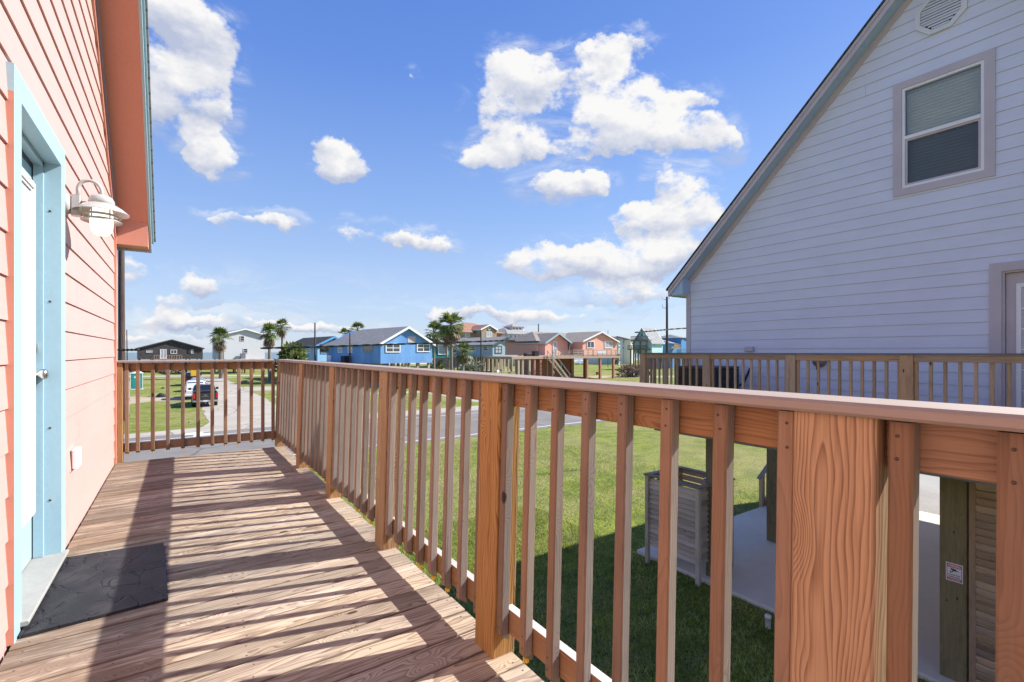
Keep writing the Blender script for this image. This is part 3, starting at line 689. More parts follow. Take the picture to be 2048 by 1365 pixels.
m = MB(); m.box(9.75, 21.6, -1.95, 6.75, -0.30, 0.028); m.build('floor_frame', M['nbwood'], nb)
# louvred store under the house
lv = thing('louvred_store', 'brown louvred timber enclosure under the pale blue house behind the piling', 'storage enclosure', (9.6, 0.3, G))
m = MB(); y1 = 1.985; zt = -0.31
m.box(9.40, 9.48, y1 - 0.075, y1, G + 0.105, zt, 'z'); m.box(9.40, 9.48, -1.6, -1.5, G + 0.105, zt, 'z'); m.build('corner_trim', M['louv'], lv)
m = MB(); zz = G + 0.14
while zz < zt - 0.12:
    m.T = Matrix.Translation((9.445, 0, zz)) @ Matrix.Rotation(math.radians(-24), 4, 'Y'); m.box(-0.011, 0.011, -1.5, y1 - 0.077, 0, 0.145, 'y', 0.002); m.T = None; zz += 0.108
m.build('louvre_panel', M['louv'], lv)
m = MB(); m.box(9.49, 9.52, -1.6, y1 - 0.02, G + 0.11, zt, 'y'); m.box(9.52, 11.5, y1 - 0.06, y1 - 0.03, G + 0.11, zt, 'x'); m.build('back_panel', M['louv'], lv)
# warning sign on the front piling
sg = thing('warning_sign', 'small white and red warning video surveillance sign on the piling', 'sign', (9.405, 2.14, -1.7))
q0 = atx(1894, 1127, 9.405); q1 = atx(1924, 1164, 9.405)
ya, yb = q1.y, q0.y; za, zb_ = -1.0, -1.0
zt_ = atx(1909, 1129.5, 9.405).z; zb_ = atx(1909, 1162, 9.405).z; yc = (ya + yb) / 2; hwid = (yb - ya) / 2; hh = (zt_ - zb_) / 2; zc = (zt_ + zb_) / 2
m = MB(); m.box(9.400, 9.405, yc - hwid - .012, yc + hwid + .012, zc - hh - .014, zc + hh + .014); m.build('sign_plate', M['signw'], sg)
m = MB(); bw = 0.006
m.box(9.3975, 9.3995, yc - hwid, yc + hwid, zt_ - 0.052, zt_); m.box(9.3975, 9.3995, yc - hwid, yc + hwid, zb_, zb_ + 0.034)
m.box(9.3975, 9.3995, yc - hwid, yc - hwid + bw, zb_ + 0.035, zt_ - 0.053); m.box(9.3975, 9.3995, yc + hwid - bw, yc + hwid, zb_ + 0.035, zt_ - 0.053); m.build('sign_border', M['signr'], sg)
def text(name, body, size, w, loc, mat, parent, bold=0.0):
    cu = bpy.data.curves.new(name, 'FONT'); cu.body = body; cu.size = size; cu.align_x = 'CENTER'; cu.align_y = 'CENTER'; cu.extrude = 0.0006; cu.offset = bold
    o = bpy.data.objects.new(name, cu); C.objects.link(o)
    bpy.context.view_layer.update(); W_ = o.dimensions.x
    me = bpy.data.meshes.new_from_object(o); bpy.data.objects.remove(o)
    k = w / W_ if W_ > 0 else 1
    Mx = Matrix(((0, 0, -1, 0), (-k, 0, 0, 0), (0, 1, 0, 0), (0, 0, 0, 1)))   # x right -> -Y, y up -> Z, facing -X
    me.transform(Matrix.Translation(Vector(loc) - ORG[parent.name]) @ Mx); me.materials.append(mat)
    t = bpy.data.objects.new(name, me); C.objects.link(t); t.parent = parent; ORG[t.name] = ORG[parent.name]; return t
text('heading_text', 'WARNING', 0.050, hwid * 1.75, (9.3965, yc, zt_ - 0.027), M['signw'], sg, 0.001)
text('body_text', '24 HOUR VIDEO', 0.024, hwid * 1.6, (9.3985, yc, zb_ + 0.082), M['blackp'], sg, 0.0006)
text('body_text', 'SURVEILLANCE', 0.024, hwid * 1.5, (9.3985, yc, zb_ + 0.052), M['blackp'], sg, 0.0006)
text('footer_text', 'NO TRESPASSING', 0.022, hwid * 1.6, (9.3965, yc, zb_ + 0.017), M['signw'], sg, 0.0005)
m = MB()                                     # the camera pictogram
K = hwid / 0.09
def PP(L): return [(9.3985, yc - a * K, zc + 0.022 + b * K) for a, b in L]
m.poly(PP([(-0.048, 0.038), (0.022, 0.030), (0.030, -0.004), (-0.038, 0.012)]), 0.002, (-1, 0, 0))
m.poly(PP([(-0.018, 0.010), (-0.004, 0.006), (-0.018, -0.022), (-0.030, -0.026)]), 0.002, (-1, 0, 0))
m.poly(PP([(-0.052, -0.006), (-0.042, -0.008), (-0.030, -0.022), (-0.028, -0.030), (-0.050, -0.036)]), 0.002, (-1, 0, 0))
m.lathe((9.3975, yc - 0.040 * K, zc + 0.022 + 0.008 * K), [(0.009 * K, -0.001), (0.0115 * K, -0.001), (0.0115 * K, 0.001)], 20, 0, 'x')
m.lathe((9.3975, yc - 0.040 * K, zc + 0.022 + 0.008 * K), [(0.0001, -0.001), (0.004 * K, -0.001), (0.004 * K, 0.001)], 12, 0, 'x')
m.build('camera_symbol', M['blackp'], sg)
# neighbour's deck and railings
nd = thing('neighbour_deck', 'narrow timber balcony deck along the pale blue house wall', 'deck', (8.9, 2.4, 0.03))
m = MB(); yy = -2.0
while yy < 6.75: m.box(8.03, 9.68, yy, yy + 0.139, 0.034, 0.068, 'x', 0.003); yy += 0.146
m.build('deck_boards', M['nbwood'], nd)
m = MB(); m.box(8.06, 8.10, -1.9, 6.86, -0.22, 0.032, 'y'); m.box(8.10, 9.69, 6.82, 6.86, -0.22, 0.032, 'x')
for yy in range(-1, 7): m.box(8.10, 9.69, yy, yy + 0.04, -0.20, 0.032, 'x')
m.build('joist_frame', M['nbwood'], nd)
m = MB(); m.box(8.35, 8.49, -1.8, 6.75, -0.50, -0.222, 'y'); m.build('support_beam', M['nbcap'], nd)
nm = ('nbwood', 'nbwood', 'nbwood', 'nbwood', 'nbcap')
pe = [6.88 - 1.495 * k for k in range(6)]; nb_b = []
for k in range(5):
    a = pe[k + 1]; b = pe[k] - 0.15
    for i in range(10): nb_b.append(a + 0.001 + (b - a - 0.038) * i / 9)
railing('neighbour_railing', 'brown timber railing with grey cap on the edge of the neighbouring deck', 'railing', (8.13, 0, 0.0755), (0, 1, 0), (-1, 0, 0),
        [(e - 0.15, e) for e in pe], nb_b, -0.7, 6.88, 0, 0.0, nm, False, nails=False)
railing('neighbour_side_railing', 'short brown railing closing the far end of the neighbouring deck at the house corner', 'railing', (0, 6.80, 0.0755), (1, 0, 0), (0, 1, 0),
        [(9.56, 9.65)], [8.19 + 0.137 * i for i in range(10)], 8.15, 9.65, 0, 0.0, nm, False, nails=False)
# air conditioner on the neighbour's deck
ac = thing('air_conditioner', 'dark grey slatted air conditioning unit on the neighbouring deck by the wall', 'air conditioner', (8.85, 5.85, 0.07))
zT = 0.885; cx, cy, hx = 8.86, 5.83, 0.43
m = MB(); m.box(cx - hx, cx + hx, cy - hx, cy + hx, 0.07, 0.11); m.box(cx - hx, cx + hx, cy - hx, cy + hx, zT - 0.05, zT, 'x', 0.02)
for a in (-1, 1):
    for b in (-1, 1): m.box(cx + a * hx - (0.04 if a > 0 else 0), cx + a * hx + (0.04 if a < 0 else 0), cy + b * hx - (0.04 if b > 0 else 0), cy + b * hx + (0.04 if b < 0 else 0), 0.11, zT - 0.05, 'z')
m.build('cabinet', plain('ac_cabinet', (0.075, 0.075, 0.085, 1), 0.5), ac)
m = MB(); m.box(cx - hx + 0.03, cx + hx - 0.03, cy - hx + 0.03, cy + hx - 0.03, 0.112, zT - 0.052); m.build('coil', plain('ac_coil', (0.05, 0.04, 0.04, 1), 0.7, 0.3), ac)
m = MB(); zz = 0.13
while zz < zT - 0.07:
    m.box(cx - hx + 0.004, cx - hx + 0.012, cy - hx + 0.041, cy + hx - 0.041, zz, zz + 0.006); m.box(cx - hx + 0.041, cx + hx - 0.041, cy - hx + 0.004, cy - hx + 0.012, zz, zz + 0.006); zz += 0.024
for k in range(9):
    t = -hx + 0.06 + k * 0.093; m.box(cx - hx + 0.0125, cx - hx + 0.018, cy + t, cy + t + 0.006, 0.112, zT - 0.055); m.box(cx + t, cx + t + 0.006, cy - hx + 0.0125, cy - hx + 0.018, 0.112, zT - 0.055)
m.build('guard_grille', plain('ac_grille', (0.10, 0.10, 0.115, 1), 0.45, 0.2), ac)
m = MB(); a = atx(1500, 738, 9.66); b = atx(1488, 765, 9.6); c_ = atx(1462, 784, 9.45)
m.tube([(9.69, a.y, a.z + 0.02), (9.64, a.y, a.z - 0.02), tuple(b), tuple(c_), (9.28, 5.5, 0.25)], 0.022, 8); m.build('hose', M['cable'], ac)
# outdoor shower under the neighbour's deck
KG = 4.95 / 4.25
sh = thing('outdoor_shower', 'weathered grey louvred timber outdoor shower stall beside the concrete slab', 'shower stall', (9.6, 6.85, G))
x0, x1, y0, y1 = 9.04, 10.26, 6.16, 7.50; zt = G + 2.06
def pp(a, b, zl=G): mm = MB(); mm.box(a - 0.045, a + 0.045, b - 0.045, b + 0.045, zl, zt - 0.002, 'z', 0.004); mm.build('post', M['showerw'], sh)
for a in (x0, x1):
    for b in (y0, y1): pp(a, b)
def louvers(mm, p0, p1, z0, z1, nrm):
    p0 = Vector(p0); p1 = Vector(p1); d = (p1 - p0); L = d.length; d.normalize(); n = Vector(nrm); zz = z0
    while zz < z1:
        T = Matrix(((d.x, n.x, 0, p0.x), (d.y, n.y, 0, p0.y), (0, 0, 1, zz), (0, 0, 0, 1))) @ Matrix.Rotation(math.radians(26), 4, 'X')
        mm.T = T; mm.box(0.0, L, -0.009, 0.009, 0, 0.135, 'x', 0.002); mm.T = None; zz += 0.112
m = MB(); louvers(m, (x0, y0 + 0.05, 0), (x0, y1 - 0.05, 0), G + 0.42, zt - 0.16, (-1, 0, 0)); m.build('louvre_panel', M['showerw'], sh)
m = MB(); louvers(m, (x0 + 0.05, y0, 0), (x0 + 0.62, y0, 0), G + 0.42, zt - 0.16, (0, -1, 0)); m.build('louvre_panel', M['showerw'], sh)
m = MB(); zz = G + 0.4
while zz < zt - 0.1: m.box(x0 + 0.05, x1 - 0.05, y1 - 0.012, y1 + 0.010, zz, zz + 0.125, 'x'); m.box(x1 - 0.01, x1 + 0.012, y0 + 0.05, y1 - 0.05, zz, zz + 0.125, 'y'); zz += 0.155
m.build('slat_panel', M['louv'], sh)
m = MB(); w = 0.07
m.box(x0 - w, x0 + w, y0 - w, y1 + w, zt, zt + 0.035, 'y', 0.004); m.box(x0 + w + .001, x1 + w, y1 - w, y1 + w, zt, zt + 0.035, 'x', 0.004)
m.box(x1 - w, x1 + w, y0 - w, y1 - w - .001, zt, zt + 0.035, 'y', 0.004); m.box(x0 + w + .001, x0 + 0.70, y0 - w, y0 + w, zt, zt + 0.035, 'x', 0.004); m.build('cap_rail', M['gray'], sh)
m = MB(); hx_, hy_ = x1 - 0.10, 6.55
m.tube([(x1 - 0.02, hy_, zt - 0.30), (x1 - 0.02, hy_, zt + 0.02), (x1 - 0.10, hy_ + 0.02, zt + 0.06), (x1 - 0.24, hy_ + 0.05, zt + 0.0)], 0.014, 8); m.lathe((x1 - 0.27, hy_ + 0.06, zt - 0.05), [(0.0001, 0.05), (0.02, 0.045), (0.05, 0.0), (0.0001, -0.003)], 16); m.build('shower_head', M['chrome'], sh)
# slab, cleanout pipe, side stairs
m = MB(); m.poly([(9.24, -4.5, G - 0.2), (18.6, -4.5, G - 0.2), (18.6, 8.0, G - 0.2), (9.24, 8.0, G - 0.2)], 0.295, (0, 0, 1)); struct(m.build('concrete_slab', M['slab']))
m = MB(); q = gnd(1536, 1256); m.lathe((q.x, q.y, G), [(0.048, -0.05), (0.048, 0.17), (0.056, 0.172), (0.056, 0.225), (0.0001, 0.227)], 20)
tag(m.build('cleanout_pipe', M['pvc']), 'short white capped drain pipe standing in the shaded grass', 'pipe')
st = thing('garden_stairs', 'timber stairs with sloping handrail rising at the back of the concrete slab', 'stairs', (15.6, 8.1, G))
q = gnd(1522, 1019); bx_, by_ = q.x, q.y
for dx in (0.0, 1.0): m = MB(); m.box(bx_ + dx * 0 - 0.045, bx_ + 0.045, by_ - 0.045 - dx, by_ + 0.045 - dx, G, G + 1.02, 'z'); m.build('newel_post', M['nbwood'], st)
m = MB()
for k in range(6): m.box(bx_ + 0.12 + 0.27 * k, bx_ + 0.42 + 0.27 * k, by_ - 1.0, by_ - 0.02, G + 0.17 * (k + 1) + 0.1, G + 0.17 * (k + 1) + 0.14, 'y')
m.build('tread', M['gray'], st)
m = MB()
for yy in (by_, by_ - 1.0):
    m.beam((bx_, yy, G + 0.02), (bx_ + 1.75, yy, G + 1.12), 0.04, 0.24)
m.build('stringer', M['nbwood'], st)
m = MB()
for yy in (by_, by_ - 1.0): m.beam((bx_ - 0.12, yy, G + 0.98), (bx_ + 1.75, yy, G + 2.12), 0.14, 0.035)
m.build('handrail', M['gray'], st)
for k in range(1, 9):
    m = MB(); t = k * 0.18; m.box(bx_ + t - 0.018, bx_ + t + 0.018, by_ - 0.018, by_ + 0.018, G + 0.12 + t * 0.63, G + 1.0 + t * 0.61, 'z'); m.build('baluster', M['nbwood'], st)
# ================================================================== ground, roads, beach, sea
m = MB(); m.quad([(-6000, -3000, G), (6000, -3000, G), (6000, 6000, G), (-6000, 6000, G)]); struct(m.build('ground', M['grass'], None, True, (0, 0, G)))
def sheet(name, pts, mat, dz, wob=0.0, label=None):
    out = []
    n = len(pts)
    for i in range(n):
        a = Vector(pts[i] + (0,)); b = Vector(pts[(i + 1) % n] + (0,)); L = (b - a).length
        k = max(1, int(L / 0.8)) if wob else 1; k = min(k, 160)
        nn = Vector((-(b - a).y, (b - a).x, 0)).normalized() if L > 0 else Vector()
        for j in range(k):
            p = a.lerp(b, j / k); 
            if wob and j: p += nn * wob * (math.sin(j * 1.7 + i) * 0.4 + R.uniform(-0.6, 0.6))
            out.append((p.x, p.y, G + dz))
    me = bpy.data.meshes.new(name); bm = bmesh.new(); vs = [bm.verts.new(p) for p in out]; bm.faces.new(vs); bmesh.ops.triangulate(bm, faces=bm.faces[:]); bm.to_mesh(me); bm.free()
    me.materials.append(mat); o = bpy.data.objects.new(name, me); C.objects.link(o); ORG[o.name] = Vector(); return struct(o)
sheet('beach', [(-3000, 150), (150, 185), (1200, 330), (1200, 420), (-3000, 400)], M['sand'], 0.004)
sheet('sea', [(-6000, 190), (-200, 200), (180, 212), (900, 300), (6000, 900), (6000, 5990), (-6000, 5990)], M['sea'], 0.012)
sheet('main_road', [(-120, 23.4), (120, 25.2), (120, 36.6), (-120, 33.8)], M['asphalt'], 0.008)
sheet('road_shoulder', [(-120, 34.1), (120, 36.1), (120, 39.6), (8.2, 38.2), (1.0, 37.6), (-3, 36.9), (-120, 35.9)], M['concrete'], 0.005, 0.08)
sheet('street_mouth', [(1.0, 37.0), (9.5, 37.2), (7.7, 40.5), (7.2, 46), (1.6, 46), (1.7, 40.0)], M['concrete'], 0.013, 0.08)
for nm, y0, hw_ in (('near', 24.95, 0.07), ('far', 33.6, 0.06)):
    sheet('road_marking', [(-120, y0 - .8), (120, y0 + .8 ), (120, y0 + .8 + hw_ * 2), (-120, y0 - .8 + hw_ * 2)], M['line'], 0.012)
sheet('side_street', [(1.7, 44), (7.4, 44), (7.5, 58), (7.1, 73), (7.3, 86), (6.6, 104), (10, 109.5), (1.5, 109.5), (1.9, 80), (1.6, 50)], M['concrete'], 0.010, 0.14)
sheet('cross_street', [(-120, 121.5), (-6, 120.5), (13, 111), (90, 106), (90, 111.5), (14, 117), (-5, 126), (-120, 127)], M['concrete'], 0.006, 0.1)
sheet('driveway', [(7.2, 69.5), (30, 64.5), (30, 68.0), (7.3, 78)], M['concrete'], 0.004, 0.1)
sheet('driveway', [(24.0, 40.5), (27.5, 41.0), (28, 56), (9.0, 60), (8.0, 57.5), (24.5, 54)], M['concrete'], 0.014, 0.1)
sheet('dirt_path', [(-9, 58.5), (-4.5, 57.5), (-2.4, 60.0), (1.2, 59.5), (1.7, 63), (-2.2, 64.5), (-4, 68), (-9, 68)], M['dirt'], 0.005, 0.18)
sheet('driveway', [(70, 64), (88, 56), (92, 60), (72, 68.5)], M['concrete'], 0.005, 0.1)
sheet('patio', [(61, 66), (78, 63), (80, 70), (63, 75)], M['dirt'], 0.006, 0.1)
for i in (0, 2):
    q = [gnd(405, 870), gnd(432, 868), gnd(388, 868), gnd(470, 866)][i]
    sheet('road_patch', [(q.x - .5, q.y - .5), (q.x + .45, q.y - .35), (q.x + .5, q.y + .5), (q.x - .4, q.y + .3)], M['line'], 0.016, 0.06)
# gravel strip beyond the neighbour's slab
sheet('gravel_drive', [(18.7, -3), (30, -3), (30, 8), (18.7, 7)], mat_speck('gravel', (0.30, 0.28, 0.25, 1), (0.42, 0.40, 0.36, 1), 26, patch=0.7), 0.01, 0.25)
# grass blades on the lawn below
def blades(name, n, dens, hmin, hmax, wd):
    rr = random.Random(11); vs = []; fs = []; rv = []
    while len(fs) < n:
        x, y = dens(rr)
        if x > 9.22 and y < 8.02 and x < 18.6: continue
        h = rr.uniform(hmin, hmax); a = rr.uniform(0, math.pi); dx, dy = math.cos(a) * wd, math.sin(a) * wd; lx_, ly_ = rr.gauss(0, .5) * h, rr.gauss(0, .5) * h
        k = len(vs); vs += [(x - dx, y - dy, 0), (x + dx, y + dy, 0), (x + lx_, y + ly_, h)]; fs.append((k, k + 1, k + 2)); t = (rr.random(), rr.random(), rr.random()); rv += [t, t, t]
    me = bpy.data.meshes.new(name); me.from_pydata(vs, [], fs); a = me.attributes.new('rv', 'FLOAT_VECTOR', 'POINT'); a.data.foreach_set('vector', [c for t in rv for c in t])
    me.materials.append(M['blade']); o = bpy.data.objects.new(name, me); o.location = (0, 0, G + 0.001); C.objects.link(o); ORG[o.name] = o.location.copy()
    o['kind'] = 'stuff'; return o
g = blades('lawn_grass', 120000, lambda r: (r.uniform(1.3, 17) ** 1.0, r.uniform(0.2, 23.0)) if r.random() < 0.4 else (r.uniform(1.5, 9.3), r.uniform(0.4, 12.5)), 0.03, 0.09, 0.009)
g['label'] = 'short mown lawn grass between the two houses'
# ================================================================== overhead lines and poles
def cab(name, pts, r, label, k=14):
    P_ = []
    for i in range(len(pts) - 1):
        a, b = Vector(pts[i]), Vector(pts[i + 1])
        for j in range(k): P_.append(a.lerp(b, j / k))
    P_.append(Vector(pts[-1])); m = MB()
    for q in range(2):
        PP_ = [p + Vector((0, 0.016 * math.cos(2 * math.pi * (i / 6.0) + q * math.pi), 0.016 * math.sin(2 * math.pi * (i / 6.0) + q * math.pi))) for i, p in enumerate(P_)]
        m.tube(PP_, r, 6)
    return tag(m.build(name, M['cable']), label, 'cable', 'overhead cables over the road')
def cpt(px, py):
    u = (px - 1024) / FPX; ratio = (SN + u * CS) / (CS - u * SN); Yv = 17.3 / (1 + 0.2 * ratio); return tuple(aty(px, py, Yv))
cab('overhead_cable', [cpt(200, 699), cpt(240, 700.5), cpt(278, 700)], 0.022, 'short dark overhead cable passing behind the tall pole at the coral wall')
cab('overhead_cable', [cpt(521, 697), cpt(640, 694), cpt(750, 690), cpt(860, 687), cpt(960, 683.5), cpt(1012, 681.5), cpt(1030, 682)], 0.021, 'long dark overhead cable crossing before the blue houses and palms')
cab('overhead_cable', [cpt(1270, 665.5), cpt(1310, 662), cpt(1340, 659), cpt(1400, 655), cpt(1480, 648)], 0.020, 'dark overhead cable running to the corner of the pale blue house')
def pole(px, pyt, pyb, rw, label, arms=None, guard=False, name='utility_pole'):
    q = gnd(px, pyb); t = aty(px, pyt, q.y); r = thing(name, label, 'pole', (q.x, q.y, G), 'utility poles')
    Z_ = q.x * SN + q.y * CS; rad = rw / 2 * Z_ / FPX
    m = MB(); H = t.z - G
    m.tube([(q.x + math.sin(k) * 0.01, q.y, G + H * k / 6) for k in range(7)], [rad * (1.12 - 0.22 * k / 6) for k in range(7)], 14); m.build('shaft', M['pole'], r)
    return r, q, t, rad
r, q, t, rad = pole(243, 405, 842, 11, 'thick tall dark utility pole with riser pipe behind the coral wall corner')
m = MB(); z1 = aty(252, 660, q.y).z; m.tube([(q.x + 0.34, q.y - .05, aty(252, 745, q.y).z), (q.x + 0.30, q.y - .05, z1)], [0.04, 0.03], 8); m.build('riser_pipe', M['pole'], r)
m = MB(); zt_ = aty(252, 744, q.y).z; m.tube([(q.x + 0.36, q.y - .05, G), (q.x + 0.34, q.y - .05, zt_)], 0.105, 12)
for zz in (0.25, 0.33, 0.41, 1.45, 1.53, 1.61, 2.9, 2.98, 3.06): m.lathe((q.x + 0.36, q.y - .05, G + zz), [(0.112, -0.02), (0.118, 0), (0.112, 0.02)], 12, 1)
m.build('cable_guard', [plain('guard_grey', (0.42, 0.43, 0.50, 1), 0.5), M['dark']], r)
r, q, t, rad = pole(1334, 594, 760, 4.6, 'slim dark utility pole with bracket arms at the corner of the pale blue house')
for yy in (599, 616):
    z = aty(1334, yy, q.y).z; m = MB(); m.tube([(q.x, q.y, z - 0.1), (q.x - 0.7, q.y + .3, z - 0.02), (q.x - 0.85, q.y + .35, z + 0.1), (q.x - 0.85, q.y + .35, z + 0.62)], 0.035, 6); m.build('bracket_arm', M['galv'], r)
z = aty(1334, 597, q.y).z; m = MB(); m.tube([(q.x, q.y, z - 0.15), (q.x + 0.8, q.y - .3, z + 0.25)], 0.035, 6); m.build('bracket_arm', M['galv'], r)
pole(630, 646, 768, 3.0, 'bare wooden pole standing before the light blue house')
pole(700, 666, 775, 3.0, 'short wooden pole standing before the left side of the bright blue house')
pole(797, 728, 780, 2.4, 'low wooden pole under the bright blue house', name='wooden_post') if False else None
pole(962, 662, 750, 2.6, 'thin dark pole standing before the grey blue stilt house')
pole(1077, 648, 735, 2.2, 'dark bare pole top rising behind the far coral house')
pole(1012, 657, 735, 1.2, 'thin pole between the tan house and the white tower house')
pole(1216, 661, 735, 1.0, 'thin far pole behind the right gable of the far coral house')
r, q, t, rad = pole(1344, 671, 732, 0.8, 'far twin pole frame right of the mint green house')
m = MB(); z = aty(1344, 677, q.y).z
m.beam((q.x, q.y, z), (q.x - 1.9, q.y, z), 0.15, 0.25); m.beam((q.x, q.y, z - 0.8), (q.x - 1.9, q.y, z - 0.8), 0.15, 0.25); m.build('crossarm', M['pole'], r)
m = MB(); m.tube([(q.x - 1.6, q.y, G), (q.x - 1.6, q.y, t.z - 0.2)], rad, 8); m.build('shaft', M['pole'], r)
# ================================================================== houses
def housemats(nm, c, lap=0.2, dirt=0.1): return paint(nm, c, 0.65, False, 0.05, 0.25, dirt, lap=lap)
def Yat(px, Z): u = (px - 1024) / FPX; return Z * (CS - u * SN)
def win_front(parent, Yp, p0, p1, q0, q1, fr='white', gl='winglass', nx=2, nz=1, name='window'):
    a = aty(p0, q1, Yp); b = aty(p1, q0, Yp); w = b.x - a.x; h = b.z - a.z; f = min(w, h) * 0.09 + 0.02
    m = MB(); m.box(a.x, b.x, Yp - 0.09, Yp + 0.02, a.z, a.z + f); m.box(a.x, b.x, Yp - 0.09, Yp + 0.02, b.z - f, b.z)
    for x in (a.x, b.x - f): m.box(x, x + f, Yp - 0.09, Yp + 0.02, a.z + f, b.z - f)
    for k in range(1, nx): xx = a.x + w * k / nx; m.box(xx - f / 3, xx + f / 3, Yp - 0.075, Yp, a.z + f, b.z - f)
    for k in range(1, nz): zz = a.z + h * k / nz; m.box(a.x + f, b.x - f, Yp - 0.07, Yp, zz - f / 3, zz + f / 3)
    o = m.build(name, M[fr], parent); m = MB(); m.box(a.x + f * .9, b.x - f * .9, Yp - 0.04, Yp, a.z + f * .9, b.z - f * .9); m.build('pane', M[gl], o)
def win_side(parent, Xp, p0, p1, q0, q1, fr='white', gl='winglass', nx=1, nz=2, name='window', s=-1):
    a = atx(p0, (q0 + q1) / 2, Xp); b = atx(p1, (q0 + q1) / 2, Xp); y0, y1 = sorted((a.y, b.y)); pm = (p0 + p1) / 2
    z1 = atx(pm, q0, Xp).z; z0 = atx(pm, q1, Xp).z; f = 0.1
    x0, x1 = (Xp - 0.09, Xp + 0.02) if s < 0 else (Xp - 0.02, Xp + 0.09)
    m = MB(); m.box(x0, x1, y0, y1, z0, z0 + f); m.box(x0, x1, y0, y1, z1 - f, z1); m.box(x0, x1, y0, y0 + f, z0 + f, z1 - f); m.box(x0, x1, y1 - f, y1, z0 + f, z1 - f)
    for k in range(1, nz): zz = z0 + (z1 - z0) * k / nz; m.box(x0 + 0.01, x1 - .01, y0 + f, y1 - f, zz - f / 3, zz + f / 3)
    o = m.build(name, M[fr], parent); m = MB(); m.box(x0 + 0.04, x1 - 0.04, y0 + f * .9, y1 - f * .9, z0 + f * .9, z1 - f * .9); m.build('pane', M[gl], o)
def gable(root, x0, x1, y0, y1, zf, ze, zr, wall, roof, trim, ax='y', ov=0.5, th=0.14, hip=0.0, trimh=0.28, names=('wall', 'roof', 'gable_trim')):
    """gabled block; ax = direction of the ridge"""
    m = MB(); mr_ = MB(); mt = MB()
    if ax == 'y':
        a0, a1, b0, b1 = x0, x1, y0, y1; W = lambda a, b, z: (a, b, z)
    else:
        a0, a1, b0, b1 = y0, y1, x0, x1; W = lambda a, b, z: (b, a, z)
    c = (a0 + a1) / 2; dirv = Vector(W(0, 1, 0))
    m.poly([W(a0, b0, zf), W(a1, b0, zf), W(a1, b0, ze), W(c, b0, zr), W(a0, b0, ze)], b1 - b0, dirv); m.build(names[0], wall, root)
    sl = (zr - ze) / (c - a0); e0, e1 = b0 - ov, b1 + ov
    for sg, aa in ((-1, a0 - ov * 0.8), (1, a1 + ov * 0.8)):
        zo = ze - sl * ov * 0.8
        vs = [W(c, e0 + hip * 0, zr + 0.02), W(aa, e0, zo + 0.02), W(aa, e0, zo + 0.02 + th), W(c, e0, zr + 0.02 + th), W(c, e1 - hip, zr + 0.02), W(aa, e1, zo + 0.02), W(aa, e1, zo + 0.02 + th), W(c, e1 - hip, zr + 0.02 + th)]
        L = math.hypot(aa - c, zr - zo); gs = [(e0, 0, 0), (e0, L, 0), (e0, L, 0), (e0, 0, 0), (e1, 0, 0), (e1, L, 0), (e1, L, 0), (e1, 0, 0)]
        mr_._add(vs, gs, [[0, 1, 2, 3], [4, 7, 6, 5], [0, 4, 5, 1], [1, 5, 6, 2], [2, 6, 7, 3], [3, 7, 4, 0]], 0)
        for e in (e0 - 0.05, e1 + 0.0):
            if hip and e > e0: continue
            mt.poly([W(c, e, zr + th + 0.03), W(c, e, zr + th + 0.03 - trimh), W(aa, e, zo + th + 0.03 - trimh), W(aa, e, zo + th + 0.03)], 0.05, dirv)
        mt.poly([W(aa, e0, zo + th), W(aa, e0, zo + th - trimh * 0.8), W(aa + sg * 0.04, e0, zo + th - trimh * 0.8), W(aa + sg * 0.04, e0, zo + th)], e1 - e0, dirv)
    if hip: mr_.poly([W(c, e1 - hip, zr + 0.05), W(a0 - ov * .8, e1, ze - sl * ov * .8 + .05), W(a1 + ov * .8, e1, ze - sl * ov * .8 + .05)], 0.06, (0, 0, 1))
    mr_.build(names[1], roof, root); mt.build(names[2], trim, root)
def piles(root, xs, ys, zt, mat='pile', w=0.26):
    for x in xs:
        for y in ys:
            m = MB(); m.box(x - w / 2, x + w / 2, y - w / 2, y + w / 2, G, zt, 'z'); m.build('piling', M[mat], root)
pilel = wood('grey_old_piling', (0.42, 0.34, 0.25, 1), (0.26, 0.20, 0.14, 1), freq=60); M['pilel'] = pilel
def frange(a, b, n): return [a + (b - a) * i / (n - 1) for i in range(n)]
# --- dark weathered wooden house by the sea
Y0 = Yat(344, 122); a = aty(277, 719, Y0); b = aty(406, 719, Y0); e = aty(344, 697, Y0).z; r_ = aty(344, 680.5, Y0).z
h = thing('wooden_beach_house', 'dark weathered board house with low gable roof facing the sea at left', 'house', ((a.x + b.x) / 2, Y0, G))
gable(h, a.x, b.x, Y0, Y0 + 9, a.z, e, r_, wood('dark_boards', (0.17, 0.15, 0.14, 1), (0.075, 0.065, 0.065, 1), freq=30, gray=(0.13, 0.12, 0.12, 1), grayamt=0.6) if False else housemats('dark_weathered_boards', (0.085, 0.075, 0.072, 1), 0.24, 0.5), M['shdark'], plain('dark_fascia', (0.05, 0.05, 0.055, 1), 0.7), ov=0.4)
win_front(h, Y0, 320, 333, 699, 718, 'white', 'wincurt', 2, 1, 'door')
win_front(h, Y0, 341, 354, 700, 708, 'white'); win_front(h, Y0, 292, 305.5, 701, 706, 'nbtrim', 'wincurt', 1); win_front(h, Y0, 382, 387, 699, 708, 'nbtrim', 'wincurt', 1); win_front(h, Y0, 376, 382, 700, 707, 'dark', 'winglass', 1)
piles(h, frange(a.x + .3, b.x - .3, 6), (Y0 + .3, Y0 + 8.5), a.z)
m = MB(); m.box(aty(306, 0, Y0 - 2).x, aty(362, 0, Y0 - 2).x, Y0 - 2.2, Y0 - 0.05, a.z - 0.15, a.z - 0.02)
